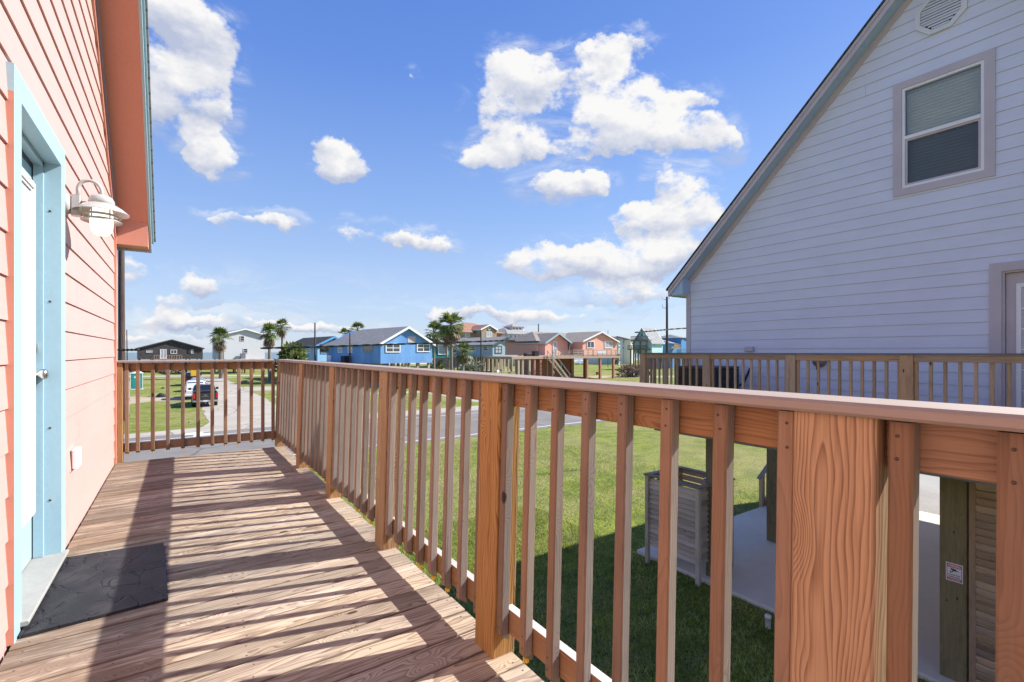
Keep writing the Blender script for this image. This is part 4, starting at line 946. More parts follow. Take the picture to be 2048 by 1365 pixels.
for k in range(12): xx = aty(306 + k * 5.05, 0, Y0 - 2.1).x; m.box(xx, xx + 0.08, Y0 - 2.2, Y0 - 2.1, a.z, a.z + 1.0)
m.box(aty(306, 0, Y0 - 2).x, aty(362, 0, Y0 - 2).x, Y0 - 2.21, Y0 - 2.12, a.z + 0.95, a.z + 1.03); m.build('porch_deck', M['louv'], h)
# --- white two storey house
Y0 = Yat(490, 112); a = aty(447, 719, Y0); b = aty(531, 719, Y0); e = aty(488, 669.5, Y0).z; r_ = aty(488, 659, Y0).z
h = thing('white_beach_house', 'tall plain white two storey gable house between the palms', 'house', ((a.x + b.x) / 2, Y0, G))
gable(h, a.x, b.x, Y0, Y0 + 11, a.z, e, r_, housemats('white_siding', (0.56, 0.57, 0.58, 1), 0.3, 0.05), M['shlight'], M['white'], ov=0.5)
win_front(h, Y0, 480, 488.5, 672.5, 682.5, 'nbtrim', 'winglass', 1, 2); win_front(h, Y0, 486.5, 495.5, 697.5, 706.5, 'nbtrim', 'winglass', 1, 2)
m = MB(); q = aty(484, 716, Y0 - 0.8); m.box(q.x - .5, q.x + .5, Y0 - 1.3, Y0 - .3, q.z - 0.2, q.z + 1.0, 'z', .05); m.build('air_conditioner', M['galv'], h)
m = MB(); m.box(a.x + 4, b.x, Y0 - 1.5, Y0 - 0.01, a.z - 0.3, a.z - 0.1); m.build('porch_deck', M['louv'], h)
piles(h, frange(a.x + .3, b.x - .3, 5), (Y0 + .3, Y0 + 10), a.z)
# --- light blue house
Y0 = Yat(655, 84); a = aty(633.5, 723, Y0); b = aty(698, 723, Y0); e = aty(655, 690, Y0).z; r_ = aty(665, 674.5, Y0).z
h = thing('light_blue_house', 'light blue lap sided stilt house with grey roof left of the bright blue house', 'house', ((a.x + b.x) / 2, Y0, G))
gable(h, a.x, b.x, Y0, Y0 + 14, a.z, e, r_, housemats('sky_blue_siding', (0.35, 0.62, 0.84, 1), 0.25), M['shdark'], paint('azure_trim', (0.13, 0.42, 0.75, 1)), ov=0.7, trimh=0.35)
win_front(h, Y0, 641, 666, 696, 707.5, 'blue', 'winglass', 2, 2)
for p in (604.5, 614, 624): win_side(h, a.x, p - 1.6, p + 2.2, 697, 706)
piles(h, frange(a.x + .3, b.x - .3, 4), (Y0 + .3, Y0 + 7, Y0 + 13), a.z)
m = MB(); m.box(aty(665, 0, Y0 - 1.5).x, aty(690, 0, Y0 - 1.5).x, Y0 - 3.0, Y0 - 0.02, a.z - 0.35, a.z - 0.1)
for k in range(7): xx = aty(665, 0, Y0 - 3).x + k * 0.35; m.box(xx, xx + 0.09, Y0 - 3.0, Y0 - 2.9, a.z - 0.1, a.z + 1.3)
for zz in (0.3, 0.8, 1.25): m.box(aty(665, 0, Y0 - 3).x, aty(690, 0, Y0 - 3).x, Y0 - 3.02, Y0 - 2.94, a.z + zz, a.z + zz + 0.1)
m.build('porch_railing', M['louv'], h)
# --- bright blue house
Y0 = Yat(815, 68); a = aty(756.5, 727.5, Y0); b = aty(869, 727.5, Y0); e = aty(813, 687.5, Y0).z; r_ = aty(815, 655.5, Y0).z
h = thing('bright_blue_house', 'bright blue weathered stilt house with grey gable roof and white trim', 'house', ((a.x + b.x) / 2, Y0, G))
N_ = NT('peeling_blue_boards', 0.7, 0.25); p_ = N_.obj(); sx = N_.sep(p_)
pl = N_.noise(N_.comb(N_.math('MULTIPLY', sx[0], 2.6), N_.math('MULTIPLY', sx[1], 2.6), N_.math('MULTIPLY', sx[2], 0.35)), 1.0, 6, 0.7)
low = N_.noise(N_.vm('MULTIPLY', p_, (0.5, 0.5, 0.2)), 1.0, 3, 0.6)
zl = N_.mr(sx[2], 4.6, 2.6, 0.0, 0.16)
cb_ = N_.mix(N_.mr(low, 0.3, 0.7, 0, 1), (0.10, 0.255, 0.56, 1), (0.19, 0.39, 0.66, 1))
cb_ = N_.mix(N_.mr(N_.math('ADD', pl, zl), 0.60, 0.72, 0, 0.75), cb_, (0.30, 0.25, 0.24, 1))
fr_ = N_.math('FRACT', N_.math('MULTIPLY', N_.math('ADD', sx[0], sx[1]), 3.3)); cb_ = N_.mix(N_.mr(fr_, 0.07, 0, 0, 0.6), cb_, (0.02, 0.06, 0.2, 1)); N_.col(cb_)
gable(h, a.x, b.x, Y0, Y0 + 17, a.z, e, r_, N_.m, M['shgrey'], M['white'], ov=0.42, hip=4.0, trimh=0.34)
win_front(h, Y0, 767, 799, 687.5, 705.5, 'white', 'winglass', 2, 2); win_front(h, Y0, 835, 864, 688, 704.5, 'white', 'winglass', 2, 2)
m = MB(); A_, B_ = aty(815, 685.5, Y0), aty(832, 673.5, Y0); m.box(A_.x, B_.x, Y0 - 0.05, Y0, A_.z, B_.z); m.build('gable_louvre', M['nbtrim'], h)
for p, w_ in ((684.5, 6), (704, 2.6), (717, 3), (740, 6)): win_side(h, a.x, p - w_, p + w_, 689, 706 if w_ < 4 else 705, 'louv' if w_ > 4 else 'white', 'winglass' if w_ > 4 else 'wincurt')
m = MB(); q0, q1 = atx(687, 0, a.x - .06), atx(691.5, 0, a.x - .06); m.box(a.x - 0.08, a.x - 0.01, q1.y, q0.y, atx(689, 724, a.x).z, atx(689, 711, a.x).z); m.build('service_panel', M['white'], h)
m = MB(); q = atx(707, 720, a.x - 0.8); m.box(q.x - .5, q.x + .3, q.y - .6, q.y + .6, q.z - 0.5, q.z + 0.6, 'z', 0.04); m.build('air_conditioner', M['dark'], h)
m = MB(); m.box(a.x - 1.5, a.x - 0.01, atx(712, 0, a.x).y, atx(676, 0, a.x).y, a.z - 0.1, a.z + 0.05); m.build('side_deck', M['louv'], h)
piles(h, frange(a.x + .35, b.x - .35, 5), frange(Y0 + 0.4, Y0 + 16, 4), a.z, 'pilel', 0.32)
m = MB(); m.box(a.x + 0.1, a.x + 4.2, Y0 + 5.0, Y0 + 15, G, a.z - 0.02); m.build('lower_wall', N_.m, h)
# --- teal house
Y0 = Yat(885, 98); a = aty(868, 716.5, Y0); b = aty(902, 716.5, Y0); e = aty(885, 690, Y0).z; r_ = aty(868, 674, Y0).z
h = thing('teal_house', 'dark teal stilt house mostly hidden behind the bright blue house', 'house', ((a.x + b.x) / 2, Y0, G))
gable(h, a.x - 7, b.x, Y0, Y0 + 10, a.z, e, r_, housemats('teal_siding', (0.02, 0.22, 0.22, 1), 0.25), M['shdark'], M['white'], ov=0.6)
win_front(h, Y0, 876, 896, 690, 710, 'white', 'wincurt', 1, 1, 'shuttered_window'); piles(h, frange(a.x - 6.5, b.x - .3, 4), (Y0 + .3, Y0 + 9), a.z)
# --- grey-blue house
Y0 = Yat(1000, 118); a = aty(982, 714.5, Y0); b = aty(1039, 714.5, Y0); e = aty(1010, 689.5, Y0).z; r_ = aty(1010, 674.8, Y0).z
h = thing('grey_blue_stilt_house', 'grey blue stilt house with dark trimmed windows on many pilings', 'house', ((a.x + b.x) / 2, Y0, G))
gable(h, a.x, b.x, Y0, Y0 + 17, a.z, e, r_, housemats('grey_blue_siding', (0.33, 0.44, 0.50, 1), 0.28), M['shgrey'], plain('slate_trim', (0.07, 0.11, 0.15, 1), 0.6), ov=0.7, trimh=0.3)
for p in (991.5, 1025): win_front(h, Y0, p - 4.5, p + 11, 692, 707.5, 'dkstrip', 'wincurt', 2, 2)
for p in (950, 971): win_side(h, a.x, p - 4, p + 4, 692.5, 702, 'white', 'winglass')
piles(h, frange(a.x + .3, b.x - .3, 7), frange(Y0 + .4, Y0 + 16, 4), a.z, 'pilel', 0.34)
m = MB(); p0 = (a.x + 5.5, Y0 + 1.5, a.z); m.beam(p0, (a.x + 8.0, Y0 + 1.5, G + .1), 1.0, 0.25); m.build('stairs', M['pilel'], h)
m = MB(); m.box(a.x - 4.5, a.x - 0.05, Y0 + 5, Y0 + 9, a.z - 0.15, a.z + 0.05)
for dx in (-4.3, -2.2): m.box(a.x + dx, a.x + dx + .15, Y0 + 5, Y0 + 5.2, G, a.z - .15)
m.build('side_deck', M['pilel'], h)
# --- tan stucco house with tiled roof
def hiproof(root, x0, x1, y0, y1, z0, z1, rl, mat, ov=0.8, name='roof'):
    x0 -= ov; x1 += ov; y0 -= ov; y1 += ov; cx_, cy_ = (x0 + x1) / 2, (y0 + y1) / 2
    m = MB(); V_ = [(x0, y0, z0), (x1, y0, z0), (x1, y1, z0), (x0, y1, z0), (cx_ - rl / 2, cy_, z1), (cx_ + rl / 2, cy_, z1)]
    L = math.hypot(y1 - y0, z1 - z0)
    for f in ([0, 1, 5, 4], [2, 3, 4, 5], [1, 2, 5], [3, 0, 4]):
        m._add([V_[k] for k in f], [(V_[k][0] if f in ([0, 1, 5, 4], [2, 3, 4, 5]) else V_[k][1], V_[k][2] * 1.8, 0) for k in f], [list(range(len(f)))], 0)
    m._add(V_[:4], [(0, 0, 0)] * 4, [[0, 3, 2, 1]], 0); return m.build(name, mat, root)
Z_ = 160; Y0 = Yat(970, Z_); a = aty(922, 735, Y0); b = aty(1008, 735, Y0); e = aty(960, 666, Y0).z
h = thing('tan_stucco_house', 'large tan stucco house with red brown tiled roof beyond the palms', 'house', ((a.x + b.x) / 2, Y0, G))
stc = housemats('tan_stucco', (0.34, 0.25, 0.175, 1), None); m = MB(); m.box(a.x, b.x, Y0, Y0 + 16, G, e); m.build('wall', stc, h)
hiproof(h, a.x, b.x, Y0, Y0 + 16, e, aty(962, 647, Y0 + 8).z, 4, M['tile'])
x0 = aty(958, 0, Y0 - 3).x; x1 = aty(993, 0, Y0 - 3).x
gable(h, x0, x1, Y0 - 3, Y0 + 4, G, aty(975, 659, Y0 - 3).z, aty(975, 650, Y0 - 3).z, stc, M['tile'], M['white'], ov=0.4, trimh=0.5, names=('wing_wall', 'wing_roof', 'gable_trim'))
win_front(h, Y0 - 3, 970, 982, 664, 675, 'white', 'wincurt', 2, 1); win_front(h, Y0, 926, 937, 665, 674, 'white', 'wincurt', 1)
m = MB(); q = aty(975.5, 658, Y0 - 3); m.lathe((q.x, Y0 - 3.1, q.z), [(0.35, -0.05), (0.6, -0.05), (0.6, 0.1), (0.35, 0.1)], 14, 0, 'y'); m.build('round_window', M['white'], h)
# --- white tower house
Z_ = 185; Y0 = Yat(1040, Z_); a = aty(1012, 735, Y0); b = aty(1078, 735, Y0); e = aty(1045, 669, Y0).z
h = thing('white_tower_house', 'large white house with grey hip roof and a small lookout tower on top', 'house', ((a.x + b.x) / 2, Y0, G))
m = MB(); m.box(a.x, b.x, Y0, Y0 + 16, G, e); m.build('wall', housemats('white_panel', (0.62, 0.64, 0.66, 1), 0.4, 0.04), h)
hiproof(h, a.x, b.x, Y0, Y0 + 16, e, aty(1040, 657, Y0 + 8).z, 5, M['shgrey'])
x0 = aty(1024, 0, Y0 + 6).x; x1 = aty(1050, 0, Y0 + 6).x; z0 = aty(1040, 662, Y0 + 6).z; z1 = aty(1040, 654.5, Y0 + 6).z
m = MB(); m.box(x0, x1, Y0 + 5, Y0 + 10, z0 - 1, z1); m.build('tower', M['white'], h); hiproof(h, x0, x1, Y0 + 5, Y0 + 10, z1, aty(1040, 648.5, Y0 + 8).z, 1, M['shgrey'], 0.6, 'tower_roof')
for p in (1028, 1035, 1042): win_front(h, Y0 + 5 - 0.02, p, p + 4.5, 656, 659.5, 'nbtrim', 'winglass', 1)
for p in (1017, 1027, 1035.5, 1044, 1055, 1065, 1073): win_front(h, Y0, p, p + 3.2, 671, 676.5, 'nbtrim', 'winglass', 1)
x0 = aty(1030, 0, Y0 - 6).x; x1 = aty(1066, 0, Y0 - 6).x
gable(h, x0, x1, Y0 - 8, Y0 - 0.1, G + 4, aty(1048, 686, Y0 - 8).z, aty(1045, 679, Y0 - 8).z, housemats('white_panel_low', (0.66, 0.67, 0.68, 1), 0.4, 0.04), M['shlight'], M['white'], ov=0.5, names=('wing_wall', 'wing_roof', 'wing_trim'))
for p, w_ in ((1043, 3), (1054, 4.5)): win_front(h, Y0 - 8, p, p + w_, 688, 697, 'nbtrim', 'winglass', 1)
m = MB(); xa_, xb_ = aty(1046, 0, Y0 - 10).x, aty(1066, 0, Y0 - 10).x; zz = aty(1050, 700, Y0 - 10).z
m.box(xa_, xb_, Y0 - 10.5, Y0 - 8.02, zz - 0.3, zz); m.box(xa_, xb_, Y0 - 10.5, Y0 - 10.4, zz + 0.9, zz + 1.05)
for k in range(12): m.box(xa_ + (xb_ - xa_) * k / 12, xa_ + (xb_ - xa_) * k / 12 + 0.1, Y0 - 10.5, Y0 - 10.4, zz, zz + 1)
m.build('balcony', M['white'], h)
# --- far coral house on stilts
Z_ = 92; Y0 = Yat(1200, Z_); h = thing('far_coral_house', 'salmon pink stilt house with two white trimmed gables, long deck and outside stairs', 'house', (aty(1160, 700, Y0).x, Y0, G))
cor = housemats('salmon_siding', (0.80, 0.41, 0.30, 1), 0.22, 0.06); zf = aty(1204, 710.5, Y0).z; ze = aty(1204, 683, Y0).z
X0 = aty(1166, 0, Y0).x; X1 = aty(1243, 0, Y0).x
gable(h, X0, X1, Y0, Y0 + 8, zf, ze, aty(1204, 664.5, Y0).z, cor, M['shbrown'], M['white'], ov=0.42, trimh=0.3, names=('right_wing_wall', 'right_wing_roof', 'gable_trim'))
YB = Y0 + 4.5; XL = aty(1065.5, 0, YB + 1).x
m = MB(); m.box(XL, X1 - 0.2, YB, YB + 9, zf, aty(1150, 684.5, YB).z); m.build('main_wall', cor, h)
hiproof(h, XL, X1 - 0.2, YB, YB + 9, aty(1150, 684.0, YB).z, aty(1150, 666.5, YB + 4.5).z, (X1 - XL) - 6.5, M['shbrown'], 0.7, 'main_roof')
YW = Y0 + 2.6; XA = aty(1087.5, 0, YW).x; XB = aty(1137, 0, YW).x
gable(h, XA, XB, YW, YW + 7, zf, aty(1112, 684.5, YW).z, aty(1112, 668, YW).z, cor, M['shbrown'], M['blue'], ov=0.7, trimh=0.3, names=('left_wing_wall', 'left_wing_roof', 'left_gable_trim'))
win_front(h, Y0, 1175, 1191.5, 682.5, 697, 'white'); win_front(h, Y0, 1214.5, 1232, 682.5, 697, 'white', 'wincurt'); win_front(h, YB, 1145, 1163.5, 683, 697, 'white'); win_front(h, YB, 1073, 1086, 686.5, 701.5, 'white', 'winglass', 2, 2)
win_front(h, YW, 1104, 1113, 683.5, 710, 'white', 'wincurt', 1, 2, 'door')
YD = Y0 - 3.0; xd0 = aty(1005, 0, YD).x; xd1 = aty(1246, 0, YD).x; zd = aty(1150, 712.5, YD).z
m = MB(); m.box(xd0, xd1, YD, Y0 + 4.4, zd - 0.42, zd, 'x'); m.build('deck_floor', M['louv'], h)
gray_d = M['showerw']
m = MB(); xr0 = aty(1140, 0, YD).x
for zz in (0.25, 0.6, 0.98): m.box(xr0, xd1, YD - 0.03, YD + 0.03, zd + zz, zd + zz + 0.13, 'x')
m.build('deck_rail_board', gray_d, h)
for k in range(11):
    xx = xr0 + (xd1 - xr0) * k / 10; m = MB(); m.box(xx - 0.06, xx + 0.06, YD + 0.03, YD + 0.14, zd, zd + 1.1, 'z'); m.build('deck_rail_post', M['dark'] if k in (2, 4) else gray_d, h)
m = MB()
for k in range(9): xx = aty(1093 + k * 5.6, 0, YD + 0.4).x; m.box(xx - 0.03, xx + 0.03, YD + .1, YD + 0.16, zd, zd + 1.05)
for zz in (0.3, 0.65, 1.0): m.box(aty(1092, 0, YD).x, xr0, YD + .1, YD + .15, zd + zz, zd + zz + 0.05)
m.build('deck_railing', M['louv'], h)
m = MB(); A_ = aty(1194, 707, YD - .1); B_ = aty(1213, 702, YD - .1); m.box(A_.x, B_.x, YD - 0.06, YD - 0.035, A_.z, B_.z); m.build('banner', plain('pale_banner', (0.55, 0.66, 0.75, 1), 0.6), h)
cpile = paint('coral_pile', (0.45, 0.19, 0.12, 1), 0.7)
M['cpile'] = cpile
for p in (1170, 1200, 1230): q = aty(p, 700, YD + 0.3); m = MB(); m.box(q.x - 0.19, q.x + 0.19, YD + .1, YD + 0.48, G, zd - .42, 'z'); m.build('piling', cpile, h)
for p in (1143, 1173): q = aty(p, 700, Y0 + 1.5); m = MB(); m.box(q.x - 0.22, q.x + 0.22, Y0 + 1.2, Y0 + 1.7, G, zd - .42, 'z'); m.build('piling', cpile, h)
for p in (1019, 1028, 1043, 1054, 1067, 1095): q = aty(p, 700, YD + 0.3); m = MB(); m.box(q.x - 0.16, q.x + 0.16, YD + .1, YD + 0.42, G, zd - .42, 'z'); m.build('piling', M['pilel'] if p < 1050 else cpile, h)
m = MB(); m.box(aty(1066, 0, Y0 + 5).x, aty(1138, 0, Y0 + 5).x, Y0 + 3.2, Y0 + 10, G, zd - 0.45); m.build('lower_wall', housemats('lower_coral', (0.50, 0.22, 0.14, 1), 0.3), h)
m = MB(); A_ = aty(1119, 747, Y0 + 3.1); B_ = aty(1128, 728, Y0 + 3.1); m.box(A_.x, B_.x, Y0 + 3.12, Y0 + 3.19, A_.z, B_.z); m.build('lower_door', plain('green_door', (0.08, 0.22, 0.2, 1)), h)
m = MB(); m.box(aty(1143, 0, Y0 + 2).x, aty(1147.5, 0, Y0 + 2).x, Y0 + 1.72, Y0 + 1.9, G, zd - 0.45); m.build('lower_door', plain('green_door2', (0.07, 0.20, 0.18, 1)), h)
s0 = aty(1084, 712, YD - .6); s1 = aty(1122, 758, YD - .6)
for nm_, off in (('stair_stringer', 0.0), ('stair_stringer', 1.15)):
    m = MB(); m.beam((s0.x, YD - 0.2 - off, zd - 0.1), (s0.x + 4.3, YD - 0.2 - off, G + 0.15), 0.07, 0.32); m.build(nm_, M['pilel'], h)
    m = MB(); m.beam((s0.x, YD - 0.2 - off, zd + 0.95), (s0.x + 4.5, YD - 0.2 - off, G + 1.05), 0.06, 0.10); m.build('stair_handrail', M['galv'], h)
    for k in (0.02, 0.5, 0.98): m = MB(); xx = s0.x + 4.3 * k; zz = zd + (G - zd) * k; m.box(xx - .04, xx + .04, YD - 0.24 - off, YD - 0.16 - off, max(G, zz - .2) if k > .1 else G, zz + 1.02, 'z'); m.build('stair_post', M['galv'], h)
m = MB()
for k in range(14): t_ = (k + .5) / 14; xx = s0.x + 4.3 * t_; zz = zd + (G - zd) * t_; m.box(xx - .16, xx + .16, YD - 1.33, YD - .22, zz - .05, zz, 'y')
m.build('stair_tread', M['pilel'], h)
m = MB(); q = aty(1140, 690, YW - .1); m.tube([(XB - 0.0, YW - .3, ze), (XB + .5, YW - .3, ze - .25), (XB + .6, YW - .3, ze - .7), (XB + .3, YW - .2, ze - 1.0), (XB + .25, YW - .2, G + .1)], 0.07, 6); m.build('downspout', M['white'], h)
# --- far white apartments, mint house, blue houses at right, red hotel wing
hiproof_fix = 0
def block(name, label, cat, p0, p1, ytop, Z_, depth, wall, roofm=None, wins=(), peak=None, grp=None):
    Yb = Yat((p0 + p1) / 2, Z_); a = aty(p0, 700, Yb).x; b = aty(p1, 700, Yb).x; zt_ = aty((p0 + p1) / 2, ytop, Yb).z
    h = thing(name, label, cat, ((a + b) / 2, Yb, G), grp); m = MB(); m.box(a, b, Yb, Yb + depth, G, zt_); m.build('wall', wall, h)
    h.rotation_euler = (0, 0, math.radians(12))
    if peak is not None: hiproof(h, a, b, Yb, Yb + depth, zt_, aty((p0 + p1) / 2, peak, Yb).z, (b - a) * .45, roofm, 0.5)
    for w_ in wins: win_front(h, Yb, *w_)
    return h, Yb
wa = housemats('apartment_white', (0.66, 0.65, 0.63, 1), 0.5, 0.05)
def wgrid(xs, ys, w_, hh, nx=1): return [(x, x + w_, y, y + hh, 'white', 'winglass', nx, 1) for x in xs for y in ys]
block('apartment_building', 'white apartment block with brown roof close behind the far coral gable', 'building', 1224, 1240, 680, 210, 14, wa, M['shbrown'], wgrid((1227, 1233), (682, 688, 696), 3, 4), 671.5, 'white apartment blocks')
block('apartment_building', 'white apartment block with brown roof and rows of square windows', 'building', 1242.5, 1258, 680, 208, 14, wa, M['shbrown'], wgrid((1243.5, 1249, 1253.5), (682, 694), 3, 4.5), 671.5, 'white apartment blocks')
block('apartment_building', 'cream apartment block partly hidden by the mint green house balcony', 'building', 1260, 1270, 680, 206, 14, housemats('apartment_cream', (0.76, 0.68, 0.55, 1), 0.5, 0.05), M['shbrown'], wgrid((1261.5, 1266), (682, 693), 2.6, 4), 672, 'white apartment blocks')
block('mint_cottage', 'small pale green block beside the far coral house gable', 'building', 1236, 1241, 690, 190, 10, housemats('pale_mint', (0.42, 0.58, 0.54, 1), 0.5), None, wgrid((1237,), (692,), 3, 5))
Z_ = 135; Y0 = Yat(1300, Z_); mint = housemats('mint_siding', (0.55, 0.78, 0.76, 1), 0.3, 0.05)
a = aty(1273, 0, Y0).x; b = aty(1306, 0, Y0).x; h = thing('mint_house', 'mint green steep gabled stilt house with two dark wooden balconies', 'house', ((a + b) / 2, Y0, G))
zf = aty(1290, 707, Y0).z; YE = atx(1273, 690, b).y; YM = (Y0 + YE) / 2; xb1 = aty(1331, 0, Y0).x; gable(h, b, xb1, Y0, YE, zf, aty(1320, 684.5, Y0).z, atx(1289, 656.5, b).z if False else aty(1306, 657.5, YM).z, mint, M['shlight'], M['blue'], ax='x', ov=0.5)
win_front(h, Y0, 1309.5, 1313.5, 684.5, 692, 'nbtrim', 'winglass', 1, 2); win_side(h, b, 1285.5, 1288.5, 667.5, 673, 'dark')
for (q0, q1, pa, pb) in ((672.5, 680, 1265, 1297), (690.5, 698, 1259, 1295)):
    m = MB(); Xd = b - 1.8; y0 = atx(pb, 0, Xd).y; y1 = atx(pa, 0, Xd).y; z0 = atx(1280, q1, Xd).z; z1 = atx(1280, q0, Xd).z
    m.box(Xd, b - .02, y0, y1, z0 - 0.3, z0); m.box(Xd, Xd + .1, y0, y1, z1 - .12, z1)
    n_ = 26
    for k in range(n_): yy = y0 + (y1 - y0) * k / (n_ - .7); m.box(Xd, Xd + 0.08, yy, yy + 0.07, z0, z1 - .12)
    m.build('balcony', plain('dark_timber', (0.17, 0.145, 0.13, 1), 0.7), h)
    for k in range(3):
        yy = y0 + (y1 - y0) * (k + .15) / 2.6; m = MB(); m.box(Xd + .1, Xd + .4, yy, yy + .3, G, z0 - .3, 'z'); m.build('piling', M['pile'], h)
piles(h, frange(b + .3, xb1 - .3, 3), (Y0 + .3, YE - .3), zf)
h2, Yb = block('blue_tower_house', 'tall blue house half hidden by the corner of the pale blue house', 'house', 1358, 1385, 676.5, 150, 9, housemats('mid_blue_siding', (0.075, 0.26, 0.56, 1), 0.35), M['shgrey'], [(1361, 1364, 679, 683, 'white', 'wincurt', 1, 1)], 669)
h3, Yb = block('grey_roof_cottage', 'low house with grey roof and yellow deck railing beside the tall blue house', 'house', 1341, 1358, 687.5, 146, 8, housemats('cottage_blue', (0.10, 0.25, 0.45, 1), 0.35), M['shgrey'], [(1346, 1352, 689, 693, 'white', 'winglass', 2, 1)], 680)
m = MB(); x0, x1 = aty(1339, 0, Yb - 2).x, aty(1357, 0, Yb - 2).x; z0 = aty(1350, 697, Yb - 2).z
m.box(x0, x1, Yb - 2.2, Yb - .02, z0 - .3, z0)
for k in range(11): xx = x0 + (x1 - x0) * k / 10; m.box(xx - .07, xx + .07, Yb - 2.2, Yb - 2.05, z0, z0 + 1.2)
m.build('deck_railing', M['nbwood'], h3)
m = MB(); x0, x1 = aty(1352, 0, Yb - 6).x, aty(1400, 0, Yb - 6).x; z0 = aty(1350, 705, Yb - 6).z
for k in range(30): xx = x0 + (x1 - x0) * k / 29; m.box(xx - .05, xx + .05, Yb - 6.1, Yb - 6, G, z0 + 1.2)
m.box(x0, x1, Yb - 6.12, Yb - 5.98, z0 + 1.1, z0 + 1.25); tag(m.build('picket_fence', plain('fence_blue', (0.2, 0.42, 0.62, 1), 0.6)), 'low light blue picket fence below the tall blue house at right', 'fence')
for nm_, dg in (('bright_blue_house', 10), ('light_blue_house', 8), ('far_coral_house', 6), ('grey_blue_stilt_house', 9), ('white_beach_house', 9), ('wooden_beach_house', 5), ('tan_stucco_house', 8), ('white_tower_house', 8), ('mint_house', 6)):
    bpy.data.objects[nm_].rotation_euler = (0, 0, math.radians(dg))
# ================================================================== palms and shrubs
def fan(mb, base, d, size, rr, mat, droop):
    d = Vector(d).normalized(); up = Vector((0, 0, 1)); sd = d.cross(up)
    if sd.length < 0.1: sd = Vector((1, 0, 0))
    sd.normalize(); nrm = sd.cross(d); pet = size * 0.55; mid = Vector(base) + d * pet - up * droop * 0.15 * size
    mb.beam(base, mid, 0.03 * size, 0.02 * size, mat)
    n = 9
    for k in range(n):
        a = math.radians(-78 + 156 * k / (n - 1)) + rr.uniform(-.05, .05); L = size * (0.62 + 0.16 * math.cos(a)) * rr.uniform(.85, 1.1)
        v = d * math.cos(a) + sd * math.sin(a); tip = mid + v * L - up * L * (0.18 + droop * rr.uniform(.3, .6)); w = sd * math.cos(a) - d * math.sin(a)
        m1 = mid + v * L * 0.5 + nrm * 0.05 * size - up * L * 0.04
        rv = (rr.random(), rr.random(), rr.random())
        mb._add([mid, m1 + w * L * 0.085, tip, m1 - w * L * 0.085], [(0, 0, 0)] * 4, [[0, 1, 2, 3]], mat, rv)
def palm(px, ytop, pybase, Z_, size, label, seed, lean=0.0, skirt=12, nf=34, trunkr=0.2, grp='fan palms'):
    rr = random.Random(seed); Yp = Yat(px, Z_); top = aty(px, ytop, Yp); top.z -= size * 0.72; base = Vector((top.x + lean, Yp, G))
    r = thing('palm_tree', label, 'palm tree', tuple(base), grp)
    m = MB(); H = top.z - G; m.tube([base.lerp(top, k / 10) + Vector((rr.uniform(-.03, .03), 0, 0)) for k in range(11)], [trunkr * (1.25 - 0.35 * k / 10) * rr.uniform(.92, 1.1) for k in range(11)], 10, 0, True, False); m.build('trunk', M['trunk'], r)
    m = MB()
    for k in range(nf):
        el = math.radians(rr.uniform(-38, 82)); az_ = rr.uniform(0, 2 * math.pi)
        fan(m, top, (math.cos(az_) * math.cos(el), math.sin(az_) * math.cos(el), math.sin(el)), size * rr.uniform(.75, 1.05), rr, 0, 0.35 if el < 0.3 else 0.12)
    m.build('crown', M['palm'], r, False)
    m = MB()
    for k in range(skirt):
        az_ = rr.uniform(0, 2 * math.pi); el = math.radians(rr.uniform(-86, -48)); zz = top.z - rr.uniform(0, .5) * size
        fan(m, (top.x, top.y, zz), (math.cos(az_) * math.cos(el), math.sin(az_) * math.cos(el), math.sin(el)), size * rr.uniform(.6, .9), rr, 0, 0.1)
    if skirt: m.build('dead_skirt', M['deadpalm'], r, False)
    return r
palm(440, 660, 0, 90, 1.95, 'shaggy fan palm with dead skirt left of the white house', 1, 0.2, 26, 34, 0.32)
palm(539, 652, 0, 84, 1.75, 'fan palm with brown hanging fronds right of the white house', 2, 0.0, 30, 34, 0.24)
palm(564, 641, 0, 95, 1.75, 'tall slim fan palm behind the brown fronded palm', 3, 0.1, 10, 26, 0.2)
palm(690, 660, 0, 110, 1.7, 'low fan palm peeping over the left end of the bright blue roof', 4, 0, 4, 22, 0.2)
palm(715, 647.5, 0, 105, 1.8, 'fan palm standing behind the pole at the bright blue roof', 5, 0.1, 4, 24, 0.2)
palm(868, 648, 0, 88, 2.1, 'fan palm close behind the right gable of the bright blue house', 6, 0, 8, 30, 0.2)
palm(902, 629, 0, 80, 2.45, 'tallest fan palm with a full crown right of the bright blue house', 7, 0.15, 22, 38, 0.22)
palm(893, 655, 0, 82, 1.7, 'slim palm trunk paired with the tallest fan palm', 8, 0.0, 12, 16, 0.18)
palm(926, 688, 0, 84, 1.9, 'young fan palm with bright green crown before the grey blue house', 9, 0, 14, 30, 0.2)
